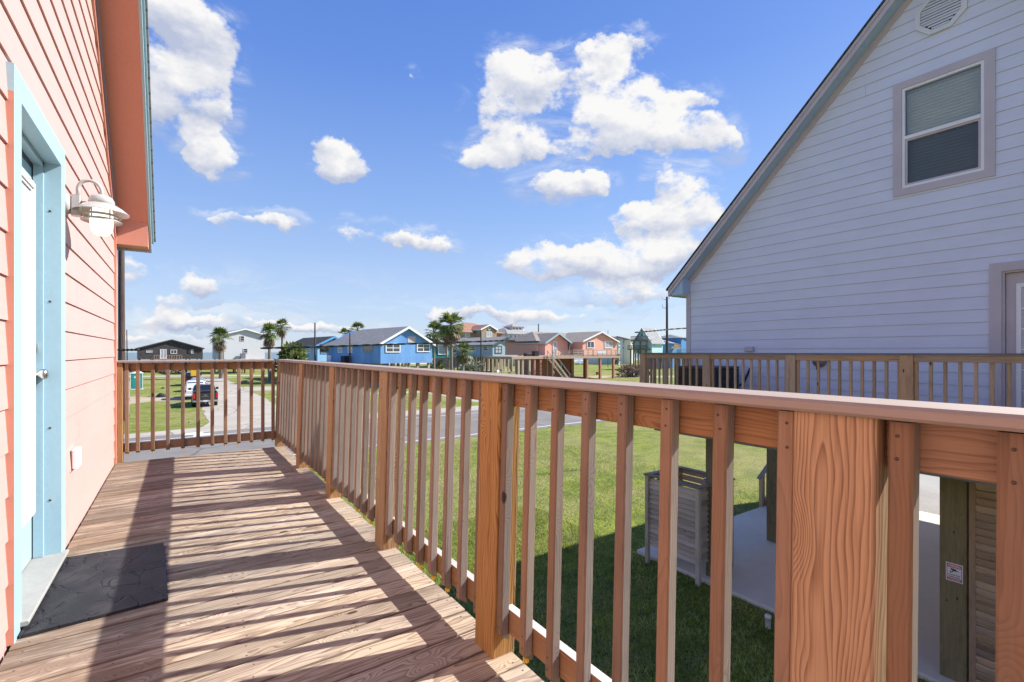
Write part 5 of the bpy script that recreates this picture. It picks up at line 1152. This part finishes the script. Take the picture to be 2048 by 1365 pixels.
def shrub(px, py0, py1, w, Z_, label, mt, seed, name='shrub', n=900, ls=0.16, tall=1.0, twig=False, cat='shrub'):
    rr = random.Random(seed); Yp = Yat(px, Z_); c = aty(px, (py0 + py1) / 2, Yp); top = aty(px, py0, Yp).z; bot = max(G, aty(px, py1, Yp).z) if py1 < 800 else G; bot = G
    hw_ = w / 2 * Z_ / FPX; r = thing(name, label, cat, (c.x, Yp, G)); m = MB()
    bl = [(rr.gauss(0, .45) * hw_, rr.gauss(0, .4) * hw_, bot + (top - bot) * rr.uniform(.25, .85), rr.uniform(.3, .55) * hw_) for _ in range(12)]
    for k in range(n):
        b = rr.choice(bl); v = Vector((rr.gauss(0, 1), rr.gauss(0, 1), rr.gauss(0, 1))).normalized() * b[3] * rr.uniform(.6, 1.1)
        p = Vector((c.x + b[0], Yp + b[1], b[2])) + v
        if p.z < G + .05: p.z = G + rr.uniform(.05, .4)
        if p.z > top: p.z = top - rr.uniform(0, .3)
        d = (v.normalized() + Vector((rr.gauss(0, .4), rr.gauss(0, .4), rr.gauss(0.3, .4)))).normalized(); s = d.orthogonal().normalized(); s.rotate(Matrix.Rotation(rr.uniform(0, 6.28), 3, d)); L = ls * rr.uniform(.6, 1.6) * tall; W_ = ls * (0.10 if twig else 0.32)
        m._add([p - s * W_ * .3, p + d * L * .5 + s * W_, p + d * L, p + d * L * .5 - s * W_], [(0, 0, 0)] * 4, [[0, 1, 2, 3]], 0, (rr.random(), rr.random(), rr.random()))
    m.build('foliage', M[mt], r, False)
    m = MB()
    for k in range(9): a = rr.uniform(0, 6.28); m.tube([(c.x + math.cos(a) * .1, Yp + math.sin(a) * .1, G), (c.x + math.cos(a) * hw_ * .5, Yp + math.sin(a) * hw_ * .5, bot + (top - bot) * .7)], [0.05, 0.02], 5)
    m.build('branches', M['trunk'], r)
shrub(588, 694, 800, 64, 78, 'broad green palmetto clump left of the light blue house', 'palm', 21, 'palmetto_clump', 1400, 0.75)
shrub(590, 693, 800, 52, 79, 'yellow green tufts on top of the palmetto clump', 'palegreen', 22, 'palmetto_tufts', 400, 0.6) if False else None
shrub(938, 722, 800, 40, 90, 'pale flowering oleander bush below the young fan palm', 'palegreen', 23, 'oleander_bush', 1300, 0.34)
shrub(1266, 734, 760, 40, 96, 'round dry brown bush left of the neighbouring railing corner', 'drybush', 24, 'dry_bush', 1600, 0.6, 1.2, True)
shrub(878, 722, 800, 36, 100, 'low green hedge under the teal house', 'bush', 25, 'hedge', 900, 0.3)
shrub(1236, 707, 712, 10, 175, 'small dark red bush before the apartment blocks', 'drybush', 26, 'red_bush', 300, 0.5)
# ================================================================== vehicles
def wheel(root, x, y, r, w, sx):
    m = MB(); m.lathe((x, y, G + r), [(r * .62, -w / 2), (r * .93, -w / 2), (r, -w / 2 + .03), (r, w / 2 - .03), (r * .93, w / 2), (r * .62, w / 2)], 20, 0, 'x'); o = m.build('wheel', M['tyre'], root)
    m = MB(); m.lathe((x, y, G + r), [(0.0001, sx * w * .42), (r * .25, sx * w * .45), (r * .6, sx * w * .30), (r * .63, -sx * w * .3)], 16, 0, 'x'); m.build('rim', M['chrome'], o)
def hull(name, root, secs, mat, x0):
    """loft body: secs = [(y, halfwidth, z0, z1, inset at the top)] with rounded corners"""
    m = MB(); n = 10; vs = []; gs = []
    for (y, hw_, z0, z1, ins) in secs:
        r_ = min(0.10, (z1 - z0) * .3)
        ring = [(-hw_ + .05, z0), (hw_ - .05, z0), (hw_, z0 + r_), (hw_, z0 + (z1 - z0) * .5), (hw_ - ins * .6, z1 - r_ * .7), (hw_ - ins - r_ * .6, z1), (-hw_ + ins + r_ * .6, z1), (-hw_ + ins * .6, z1 - r_ * .7), (-hw_, z0 + (z1 - z0) * .5), (-hw_, z0 + r_)]
        for a, b in ring: vs.append((x0 + a, y, G + b)); gs.append((a, y, b))
    fs = []
    for i in range(len(secs) - 1):
        for k in range(n): fs.append([i * n + k, i * n + (k + 1) % n, (i + 1) * n + (k + 1) % n, (i + 1) * n + k])
    fs += [list(range(n)), [(len(secs) - 1) * n + k for k in range(n)]]
    m._add(vs, gs, fs, 0, None, False); o = m.build(name, mat, root); b = o.modifiers.new('b', 'BEVEL'); b.width = 0.025; b.segments = 2; b.limit_method = 'ANGLE'; return o
def pickup(x, y, body, label, L=5.8, hw_=0.99, name='pickup_truck', kit=True):
    r = thing(name, label, 'pickup truck', (x, y + L / 2, G))
    hull('body', r, [(y + .08, hw_ - .06, .58, 1.32, .03), (y + .3, hw_, .50, 1.40, .04), (y + 1.9, hw_, .48, 1.40, .05), (y + 1.95, hw_, .45, 1.28, .05), (y + 4.2, hw_, .45, 1.24, .06), (y + 5.4, hw_ - .02, .48, 1.16, .10), (y + L, hw_ - .14, .55, 1.0, .12)], M[body], x)
    hull('cab', r, [(y + 1.95, hw_ - .06, 1.2, 1.38, .05), (y + 2.25, hw_ - .12, 1.2, 1.86, .14), (y + 2.6, hw_ - .10, 1.2, 1.92, .16), (y + 3.7, hw_ - .10, 1.2, 1.90, .18), (y + 4.5, hw_ - .08, 1.15, 1.30, .08)], M[body], x)
    m = MB(); m._add([(x - hw_ + .26, y + 2.215, G + 1.80), (x + hw_ - .26, y + 2.215, G + 1.80), (x + hw_ - .14, y + 1.965, G + 1.42), (x - hw_ + .14, y + 1.965, G + 1.42)], [(0, 0, 0)] * 4, [[0, 1, 2, 3]], 0); m.build('rear_window', M['carglass'], r)
    m = MB()
    for s in (-1, 1): m.poly([(x + s * (hw_ - .075), y + 2.5, G + 1.40), (x + s * (hw_ - .075), y + 4.2, G + 1.36), (x + s * (hw_ - .215), y + 3.7, G + 1.80), (x + s * (hw_ - .225), y + 2.6, G + 1.80)], 0.012, (s, 0, 0.25))
    m.build('side_window', M['carglass'], r)
    m = MB(); m.box(x - hw_ + .22, x + hw_ - .22, y + .055, y + .085, G + .68, G + 1.30, 'x', .01); tg = m.build('tailgate', M[body], r)
    m = MB(); m.box(x - .16, x + .16, y + .035, y + .053, G + 1.06, G + 1.10); m.box(x - .06, x + .06, y + .030, y + .052, G + 1.03, G + 1.13); m.box(x - .24, x + .24, y + .04, y + .053, G + .93, G + .97); m.build('tailgate_emblem', M['galv'], tg)
    m = MB(); m.box(x - hw_ + .18, x + hw_ - .18, y + .10, y + 1.88, G + 1.385, G + 1.43, 'y', .01); m.build('bed_cover', M['blackp'], r)
    m = MB(); m.box(x - hw_ + .02, x + hw_ - .02, y - .09, y + .07, G + .48, G + .66, 'x', .03); bp = m.build('rear_bumper', M['chrome'], r)
    m = MB(); m.box(x - .16, x + .16, y - .105, y - .092, G + .50, G + .64); m.build('number_plate', M['plate'], bp)
    for s in (-1, 1):
        m = MB(); a, b = sorted((x + s * (hw_ - .19), x + s * (hw_ - .01))); m.box(a, b, y + .03, y + .12, G + .80, G + 1.24, 'z', .02); m.build('tail_light', M['redlamp'], r)
        m = MB(); m.box(*sorted((x + s * (hw_), x + s * (hw_ + .24))), y + 4.0, y + 4.1, G + 1.32, G + 1.54, 'z', .02); m.build('wing_mirror', M[body], r)
        for yy in (y + 1.25, y + L - 1.0): wheel(r, x + s * (hw_ - .14), yy, .41, .28, s)
    m = MB(); m.beam((x, y - .3, G + .40), (x, y + .1, G + .46), .07, .07); m.build('tow_hitch', M['galv'], r)
    return r
pickup(1.88, 51.2, 'blackcar', 'black pickup truck parked on the grass edge of the side street, red tail lights showing')
def suv(x, y, body, label, L=4.9, hw_=.95, H=1.82, name='parked_suv', cat='suv', low=False, gl=True):
    r = thing(name, label, cat, (x, y + L / 2, G)); z = 1.0 if not low else .86; zb = .34
    hull('body', r, [(y, hw_ - .12, zb + .1, z - .05, .06), (y + .25, hw_ - .02, zb, z + .02, .05), (y + 1.2, hw_, zb - .02, z + .03, .05), (y + 3.4, hw_, zb - .02, z, .06), (y + L - .35, hw_ - .04, zb, z - .12, .12), (y + L, hw_ - .18, zb + .08, z - .28, .12)], M[body], x)
    hull('cabin', r, [(y + .22, hw_ - .12, z - .05, z + .25, .06), (y + .55, hw_ - .14, z - .05, H - .06, .15), (y + 1.2, hw_ - .12, z - .05, H, .20), (y + 2.6, hw_ - .12, z - .05, H - .02, .20), (y + 3.6, hw_ - .10, z - .08, z + .10, .08)], M[body], x)
    m = MB(); m._add([(x - hw_ + .33, y + .50, G + H - .14), (x + hw_ - .33, y + .50, G + H - .14), (x + hw_ - .22, y + .225, G + z + .18), (x - hw_ + .22, y + .225, G + z + .18)], [(0, 0, 0)] * 4, [[0, 1, 2, 3]], 0); m.build('rear_window', M['carglass'], r)
    m = MB()
    for s in (-1, 1): m.poly([(x + s * (hw_ - .115), y + .65, G + z + .08), (x + s * (hw_ - .115), y + 3.2, G + z + .06), (x + s * (hw_ - .26), y + 2.5, G + H - .14), (x + s * (hw_ - .28), y + .9, G + H - .14)], 0.012, (s, 0, .3))
    m.build('side_window', M['carglass'], r)
    for s in (-1, 1):
        m = MB(); m.box(*sorted((x + s * (hw_ - .20), x + s * (hw_ - .02))), y + .0, y + .16, G + z - .22, G + z + .05, 'z', .02); m.build('tail_light', M['redlamp'], r)
        m = MB(); m.box(*sorted((x + s * (hw_ - .02), x + s * (hw_ + .2))), y + 3.3, y + 3.4, G + z + .05, G + z + .22, 'z', .02); m.build('wing_mirror', M[body], r)
        for yy in (y + .95, y + L - .95): wheel(r, x + s * (hw_ - .12), yy, .35, .24, s)
    m = MB(); m.box(x - hw_ + .05, x + hw_ - .05, y - .06, y + .06, G + .38, G + .58, 'x', .03); m.build('rear_bumper', M['blackp'] if body != 'whitecar' else M[body], r)
    return r
suv(1.35, 59.8, 'whitecar', 'white suv parked directly ahead of the black pickup truck', 5.2, 1.0, 1.95)
suv(1.9, 71.5, 'greycar', 'dark grey car parked ahead of the white suv on the side street', 4.8, .93, 1.7)
pickup(1.5, 84.0, 'blackcar', 'far dark pickup truck with a yellow box at the end of the side street')
m = MB(); q = aty(390.5, 748, 84); m.box(q.x - .55, q.x + .5, 84.3, 85.6, G + 1.41, G + 2.35, 'z', .03); tag(m.build('yellow_box', M['yellow']), 'yellow box standing in the bed of the far dark pickup truck', 'box')
def turn(r, deg): r.rotation_euler = (0, 0, math.radians(deg))
q = gnd(1277, 754); r = suv(q.x, q.y - 2.4, 'blackcar', 'black sedan parked on the gravel beside the dry bush', 4.7, .9, 1.45, 'parked_car', 'car', True); turn(r, 65)
q = gnd(1392, 757); r = suv(q.x, q.y - 2.4, 'greycar', 'silver car seen through the neighbouring deck railing', 4.6, .9, 1.45, 'parked_car', 'car', True); turn(r, 60)
for (p, yy, Z_, b, lab, dg) in ((300, 722, 118, 'whitecar', 'white car parked below the left end of the dark board house', 20), (332, 721.5, 117, 'whitecar', 'white car parked below the door of the dark board house', -15), (362, 721.5, 117, 'greycar', 'silver car parked below the small window of the dark board house', 10),
                               (1160, 722, 190, 'whitecar', 'far white van on the grass beyond the far coral house', 80), (1128, 721, 186, 'whitecar', 'far white car seen under the far coral house deck', 80)):
    Yp = Yat(p, Z_); q = aty(p, 720, Yp); r = suv(q.x, Yp - 2.4, b, lab, 4.7, .92, 1.75, 'parked_car', 'car'); turn(r, dg)
# ================================================================== small things on the green
q = gnd(273, 779.5); tl = thing('portable_toilet', 'teal portable toilet with white roof standing on the grass', 'portable toilet', tuple(q)); hw_ = .60
m = MB(); m.box(q.x - hw_, q.x + hw_, q.y, q.y + 1.15, G + .1, G + 2.08, 'z', .03, 0, {'+x': 0}); m.build('cabin', M['teal'], tl)
m = MB(); m.box(q.x - hw_ + .14, q.x + hw_ - .14, q.y - .03, q.y - .001, G + .16, G + 1.95, 'z', .01); dd = m.build('door', plain('teal_dark', (0.02, 0.34, 0.30, 1), .4), tl)
m = MB(); m.box(q.x + .2, q.x + .34, q.y - .045, q.y - .031, G + 1.0, G + 1.14); m.box(q.x - .25, q.x + .25, q.y - .04, q.y - .031, G + 1.5, G + 1.75); m.build('door_latch', M['white'], dd)
m = MB(); m.box(q.x - hw_ - .05, q.x + hw_ + .05, q.y - .05, q.y + 1.2, G + 2.085, G + 2.2, 'x', .03); m.lathe((q.x, q.y + .55, G), [(hw_ * .95, 2.2), (hw_ * .8, 2.32), (0.0001, 2.38)], 16); m.build('roof', M['white'], tl)
m = MB()
for s in (-1, 1): m.box(q.x + s * (hw_ + .01) - .03, q.x + s * (hw_ + .01) + .03, q.y - .02, q.y + .05, G + .1, G + 2.08, 'z')
m.box(q.x - hw_ - .04, q.x + hw_ + .04, q.y - .04, q.y + 1.2, G, G + .099); m.build('corner_frame', M['white'], tl)
def heap(px, py, w, hgt, label, mat, seed, name, cat, Z0=None):
    rr = random.Random(seed); q = gnd(px, py); Zc = q.x * SN + q.y * CS; hw_ = w / 2 * Zc / FPX; hh = hgt * Zc / FPX; m = MB(); n = 14; vs = []; fs = []
    for i in range(6):
        t = i / 5
        for k in range(n):
            a = 2 * math.pi * k / n; rad = hw_ * math.cos(t * math.pi / 2) * rr.uniform(.75, 1.1) if i < 5 else 0.02
            vs.append((q.x + math.cos(a) * rad, q.y + math.sin(a) * rad * .7, G + hh * math.sin(t * math.pi / 2) * rr.uniform(.85, 1.05)))
    for i in range(5):
        for k in range(n): fs.append([i * n + k, i * n + (k + 1) % n, (i + 1) * n + (k + 1) % n, (i + 1) * n + k])
    m._add(vs, vs, fs, 0); return tag(m.build(name, mat), label, cat)
heap(322, 794.5, 18, 8, 'black tarpaulin heap on the grass left of the trucks', M['blackp'], 3, 'tarpaulin_heap', 'heap')
heap(325.5, 777.5, 7, 3, 'small black mound on the grass behind the tarpaulin heap', M['blackp'], 4, 'small_mound', 'heap')
heap(300, 793.5, 6, 3, 'small brown log lying left of the tarpaulin heap', M['trunk'], 5, 'log', 'log')
heap(490, 766, 18, 5, 'dark pile of cut branches on the green right of the side street', M['drybush'], 6, 'branch_pile', 'heap')
heap(438, 743.5, 6, 3, 'far dark rock beside the cross street', M['blackp'], 8, 'rock', 'rock')
heap(379, 846, 5, 2.5, 'small clump of dead twigs on the grass below the black pickup', M['drybush'], 9, 'twig_clump', 'twigs')
YS = Y0 = Yat(1060, 90)
q = aty(1060, 735, YS); m = MB(); m.box(q.x - .7, q.x + .7, YS, YS + 1.2, G, G + 1.9, 'z', .08); m.box(q.x - .75, q.x + .75, YS - .1, YS + 1.25, G + 1.9, G + 2.0, 'x', .03); tag(m.build('navy_bin', M['bluebin']), 'navy blue storage bin under the left end of the far coral house deck', 'bin')
q = gnd(1194.5, 750); m = MB(); m.lathe((q.x, q.y, G), [(.0001, 0), (.22, 0), (.34, .5), (.38, .52), (.38, .6), (.30, .6), (.28, .5), (.0001, .5)], 14); tag(m.build('flower_pot', M['terracotta']), 'large brown clay pot between the pilings of the far coral house', 'pot')
for p, lb in ((1077, 'left'), (1084.5, 'right')):
    q = aty(p, 718, YD - 0.4); m = MB(); m.lathe((q.x, q.y, q.z), [(.16, -.06), (.30, -.05), (.30, .05), (.16, .06)], 14, 0, 'y'); tag(m.build('life_ring', M['red']), f'red and white life ring hanging under the coral house deck, {lb} one of two', 'life ring')
q = aty(1065, 705, YD + .5); m = MB(); m.box(q.x - 1.3, q.x - .3, YD + .3, YD + 1.3, zd, zd + .5, 'x', .05); m.box(q.x + .3, q.x + 1.2, YD + .3, YD + 1.2, zd, zd + .85, 'z', .05); tag(m.build('deck_furniture', M['blackp']), 'dark grill and chair on the deck at the head of the coral house stairs', 'deck furniture')
def table(px, py, label, w=1.8):
    q = gnd(px, py); r = thing('picnic_table', label, 'table', tuple(q)); m = MB(); m.box(q.x - w / 2, q.x + w / 2, q.y - .4, q.y + .4, G + .72, G + .78); m.build('table_top', M['pilel'], r)
    for s in (-1, 1):
        m = MB(); m.beam((q.x + s * w * .38, q.y - .5, G), (q.x + s * w * .38, q.y + .1, G + .72), .09, .09); m.beam((q.x + s * w * .38, q.y + .5, G), (q.x + s * w * .38, q.y - .1, G + .719), .09, .09); m.build('trestle', M['pilel'], r)
        m = MB(); m.box(q.x - w / 2, q.x + w / 2, q.y + s * .75 - .14, q.y + s * .75 + .14, G + .42, G + .46); m.build('bench', M['pilel'], r)
table(1008, 751, 'grey picnic table on the ground before the grey blue stilt house', 3.0); table(1027, 752, 'second picnic table under the left end of the coral house deck', 2.4)
def lawnchair(px, py, label, mt):
    q = gnd(px, py); r = thing('garden_chair', label, 'chair', tuple(q), 'plastic garden chairs'); m = MB(); m.box(q.x - .3, q.x + .3, q.y - .3, q.y + .3, G + .4, G + .45); m.build('seat', M[mt], r)
    m = MB(); m.beam((q.x, q.y + .3, G + .45), (q.x, q.y + .45, G + 1.0), .6, .05); m.build('backrest', M[mt], r)
    for a in (-.27, .27):
        for b in (-.27, .27): m = MB(); m.box(q.x + a - .03, q.x + a + .03, q.y + b - .03, q.y + b + .03, G, G + .4, 'z'); m.build('leg', M[mt], r)
lawnchair(998, 749.5, 'white garden chair left of the picnic tables', 'white'); lawnchair(1003, 748, 'black garden chair behind the white one at the picnic tables', 'blackp')
SUN_E = 5.0; SKY_S = 0.127; EXPO = 0.92; SKY_G = 1 / (0.127 * 2 ** 0.92)
CLOUD_D = (2.05, 2.3, 3.0, 1); CLOUD_L = (4.0, 3.97, 3.95, 1)
# ================================================================== camera, light, sky
cam = bpy.data.cameras.new('camera'); co = bpy.data.objects.new('camera', cam); C.objects.link(co)
cam.sensor_width = 36; cam.lens = FPX / 2048 * 36; cam.clip_start = 0.03; cam.clip_end = 9000
co.location = (0, 0, EYE); co.rotation_euler = (math.pi / 2, 0, -TH)
cam.shift_y = 22.0 / 2048
bpy.context.scene.camera = co
AZ = Vector((0.967, -0.257, 0)).normalized(); EL = math.radians(39.2)
sd = bpy.data.lights.new('sun', 'SUN'); so = bpy.data.objects.new('sun', sd); C.objects.link(so)
sd.energy = SUN_E; sd.angle = math.radians(0.53); sd.color = (1.0, 0.965, 0.92)
dv = -(AZ * math.cos(EL) + Vector((0, 0, math.sin(EL)))); so.rotation_euler = dv.to_track_quat('-Z', 'Y').to_euler(); so.location = (20, -5, 20)
w = bpy.data.worlds.new('World'); bpy.context.scene.world = w; w.use_nodes = True
t = w.node_tree; t.nodes.clear()
class WN(NT):
    def __init__(s, t): s.t = t
N = WN(t)
sky = N.n('ShaderNodeTexSky', sky_type='NISHITA'); sky.sun_disc = False; sky.sun_elevation = EL; sky.sun_rotation = math.atan2(AZ.x, AZ.y)
sky.air_density = 1.0; sky.dust_density = 0.4; sky.ozone_density = 2.5
tc = N.n('ShaderNodeTexCoord').outputs['Generated']
sp = N.sep(tc); X_, Y_, Z_ = sp[0], sp[1], sp[2]
az = N.math('ARCTAN2', X_, Y_); el = N.math('ARCSINE', Z_)
P = N.comb(az, el, 0.0)
CL = [(340,30,80,60,.7),(400,45,50,45,.55),(330,165,105,48,.9),(425,140,50,40,.8),(350,222,90,36,.8),(410,212,46,28,.7),
 (400,292,38,24,.9),(448,328,42,22,.9),(660,292,30,20,.7),(690,325,34,22,.75),(672,345,26,16,.6),
 (440,430,34,12,.7),(505,436,48,15,.8),(572,440,30,14,.8),(728,470,44,22,.9),(870,478,36,20,.9),(806,480,18,12,.6),
 (1030,120,60,45,1),(1060,165,50,45,1),(1010,190,75,55,1),(1015,265,52,45,1),(955,318,45,22,.8),(1060,290,40,20,.7),
 (1250,175,80,50,1),(1200,240,95,55,1),(1300,240,110,55,1),(1370,280,80,38,1),(1440,300,32,26,1),(1190,300,70,24,.9),(1165,100,50,18,.6),(1215,105,35,22,.7),(1150,150,30,20,.6),
 (1075,362,44,26,1),(1140,372,60,24,1),(1200,372,28,18,.8),(1340,355,34,24,.9),(1375,400,50,40,1),(1310,440,60,32,1),(1250,435,36,26,.9),(1400,450,50,35,1),
 (1060,515,60,34,1),(1140,520,80,40,1),(1240,520,90,42,1),(1330,505,70,34,1),(1260,590,110,26,.9),
 (990,620,110,14,.8),(1130,634,90,11,.8),(265,548,45,30,.8),(400,583,38,18,.75),(325,612,28,16,.9),(325,638,85,14,.9),(430,642,80,16,.8),(520,655,60,12,.7),
 (640,655,50,11,.6),(700,660,60,9,.4),(1290,80,30,12,.5),(1390,180,28,14,.5),(880,630,50,9,.5),(260,670,60,14,.5),(835,152,10,16,.4),
 (-400,260,190,110,1),(2500,300,260,120,1)]
def azel(px, py):
    r = _ray(px, py); return math.atan2(r.x, r.y), math.atan2(r.z, math.hypot(r.x, r.y))
acc = None
wn = N.n('ShaderNodeTexNoise'); N.l(tc, wn.inputs['Vector']); wn.inputs['Scale'].default_value = 9; wn.inputs['Detail'].default_value = 5; wn.inputs['Roughness'].default_value = 0.6
PW = N.vm('ADD', P, N.vm('SCALE', N.vm('SUBTRACT', wn.outputs['Color'], (0.5, 0.5, 0.5)), 0.10))
for ci, (x, y, rx, ry, a) in enumerate(CL):
    if ci and ci % 8 == 0:
        pw_ = N.n('ShaderNodeVectorMath', operation='MULTIPLY_ADD'); N.l(acc, pw_.inputs[0]); pw_.inputs[1].default_value = (1e-9, 1e-9, 1e-9); N.l(PW, pw_.inputs[2]); PWk = pw_.outputs[0]
    elif not ci: PWk = PW
    A, E_ = azel(x, y); A1, _ = azel(x + rx, y); A0, _ = azel(x - rx, y); _, E1 = azel(x, y - ry); _, E0_ = azel(x, y + ry)
    kk = 1.24 if rx < 48 else 1.03; ra = abs(A1 - A0) / 2 * kk; re = abs(E1 - E0_) / 2 * kk
    mm_ = N.n('ShaderNodeVectorMath', operation='MULTIPLY_ADD'); N.l(PWk, mm_.inputs[0]); mm_.inputs[1].default_value = (1 / ra, 1 / re, 0); mm_.inputs[2].default_value = (-A / ra, -E_ / re, 0.01)
    d = N.vm('LENGTH', mm_.outputs[0])
    w_ = N.math('MULTIPLY_ADD', d, -a * 0.95, a * 0.95 + 0.55, clamp=True)
    vv = N.vm('SCALE', mm_.outputs[0], w_)
    acc = vv if acc is None else N.vm('ADD', acc, vv)
as_ = N.sep(acc); wsum = N.math('MULTIPLY', as_[2], 100.0)
field = N.math('SUBTRACT', N.math('MINIMUM', wsum, 1.12), 0.58)
vpos = N.math('DIVIDE', as_[1], N.math('MAXIMUM', wsum, 0.05))
pc = N.vm('MULTIPLY', tc, (1, 1, 1.6))
n1 = N.noise(pc, 9.5, 9, 0.63, 0.10); 
dl = N.vm('ADD', pc, (0.012, -0.004, 0.022)); n2 = N.noise(dl, 9.5, 5, 0.6, 0.10)
n3 = N.noise(pc, 2.6, 3, 0.5)
dens = N.math('ADD', field, N.math('MULTIPLY', N.math('SUBTRACT', n1, 0.5), 2.1))
alpha = N.mr(dens, 0.12, 0.52, 0.0, 1.0, True)
n4 = N.noise(N.vm('MULTIPLY', tc, (5.0, 5.0, 13.0)), 1.0, 7, 0.68, 0.6)
wisp = N.math('MULTIPLY', N.mr(wsum, 0.0, 0.55, 0.0, 1.0, True), N.mr(n4, 0.47, 0.70, 0.0, 0.55, True))
lowb = N.math('MULTIPLY', N.mr(Z_, 0.20, 0.06, 0.0, 1.0, True), N.mr(n4, 0.46, 0.66, 0.0, 0.42, True))
alpha = N.math('MAXIMUM', alpha, N.math('MAXIMUM', wisp, lowb))
lit = N.math('ADD', 0.66, N.math('MULTIPLY', vpos, 0.95))
lit = N.math('ADD', lit, N.math('MULTIPLY', N.math('SUBTRACT', n1, n2), 2.2))
lit = N.math('SUBTRACT', lit, N.math('MULTIPLY', N.math('SUBTRACT', n3, 0.5), 0.9), clamp=True)
ccol = N.mix(lit, CLOUD_D, CLOUD_L)
# clear-sky colour: the physical sky, gently graded towards the photograph's blue with height
hgt = N.math('MAXIMUM', Z_, 0.0)
skyc = sky.outputs[0]
rmp = N.n('ShaderNodeValToRGB'); N.l(hgt, rmp.inputs[0]); el_ = rmp.color_ramp.elements
el_[0].position = 0.0; el_[0].color = (0.50, 0.60, 0.80, 1); el_[1].position = 0.72; el_[1].color = (0.060, 0.185, 0.66, 1)
for p_, c_ in ((0.10, (0.44, 0.57, 0.84, 1)), (0.27, (0.27, 0.44, 0.85, 1)), (0.50, (0.115, 0.265, 0.78, 1))):
    e_ = el_.new(p_); e_.color = c_
skyc = N.mix(0.78, skyc, N.vm('SCALE', rmp.outputs[0], SKY_G))
ex = 1.0
bg = N.n('ShaderNodeBackground'); N.l(N.mix(alpha, skyc, ccol), bg.inputs[0]); bg.inputs[1].default_value = SKY_S
ow = N.n('ShaderNodeOutputWorld'); N.l(bg.outputs[0], ow.inputs[0])
sc = bpy.context.scene
sc.view_settings.view_transform = 'Standard'; sc.view_settings.look = 'None'; sc.view_settings.gamma = 1; sc.view_settings.exposure = EXPO
sc.cycles.max_bounces = 6; sc.cycles.diffuse_bounces = 3; sc.cycles.glossy_bounces = 3; sc.cycles.transparent_max_bounces = 12
sc.cycles.use_denoising = True; sc.cycles.sample_clamp_indirect = 6
try: sc.cycles.use_adaptive_sampling = True; sc.cycles.adaptive_threshold = 0.015
except Exception: pass
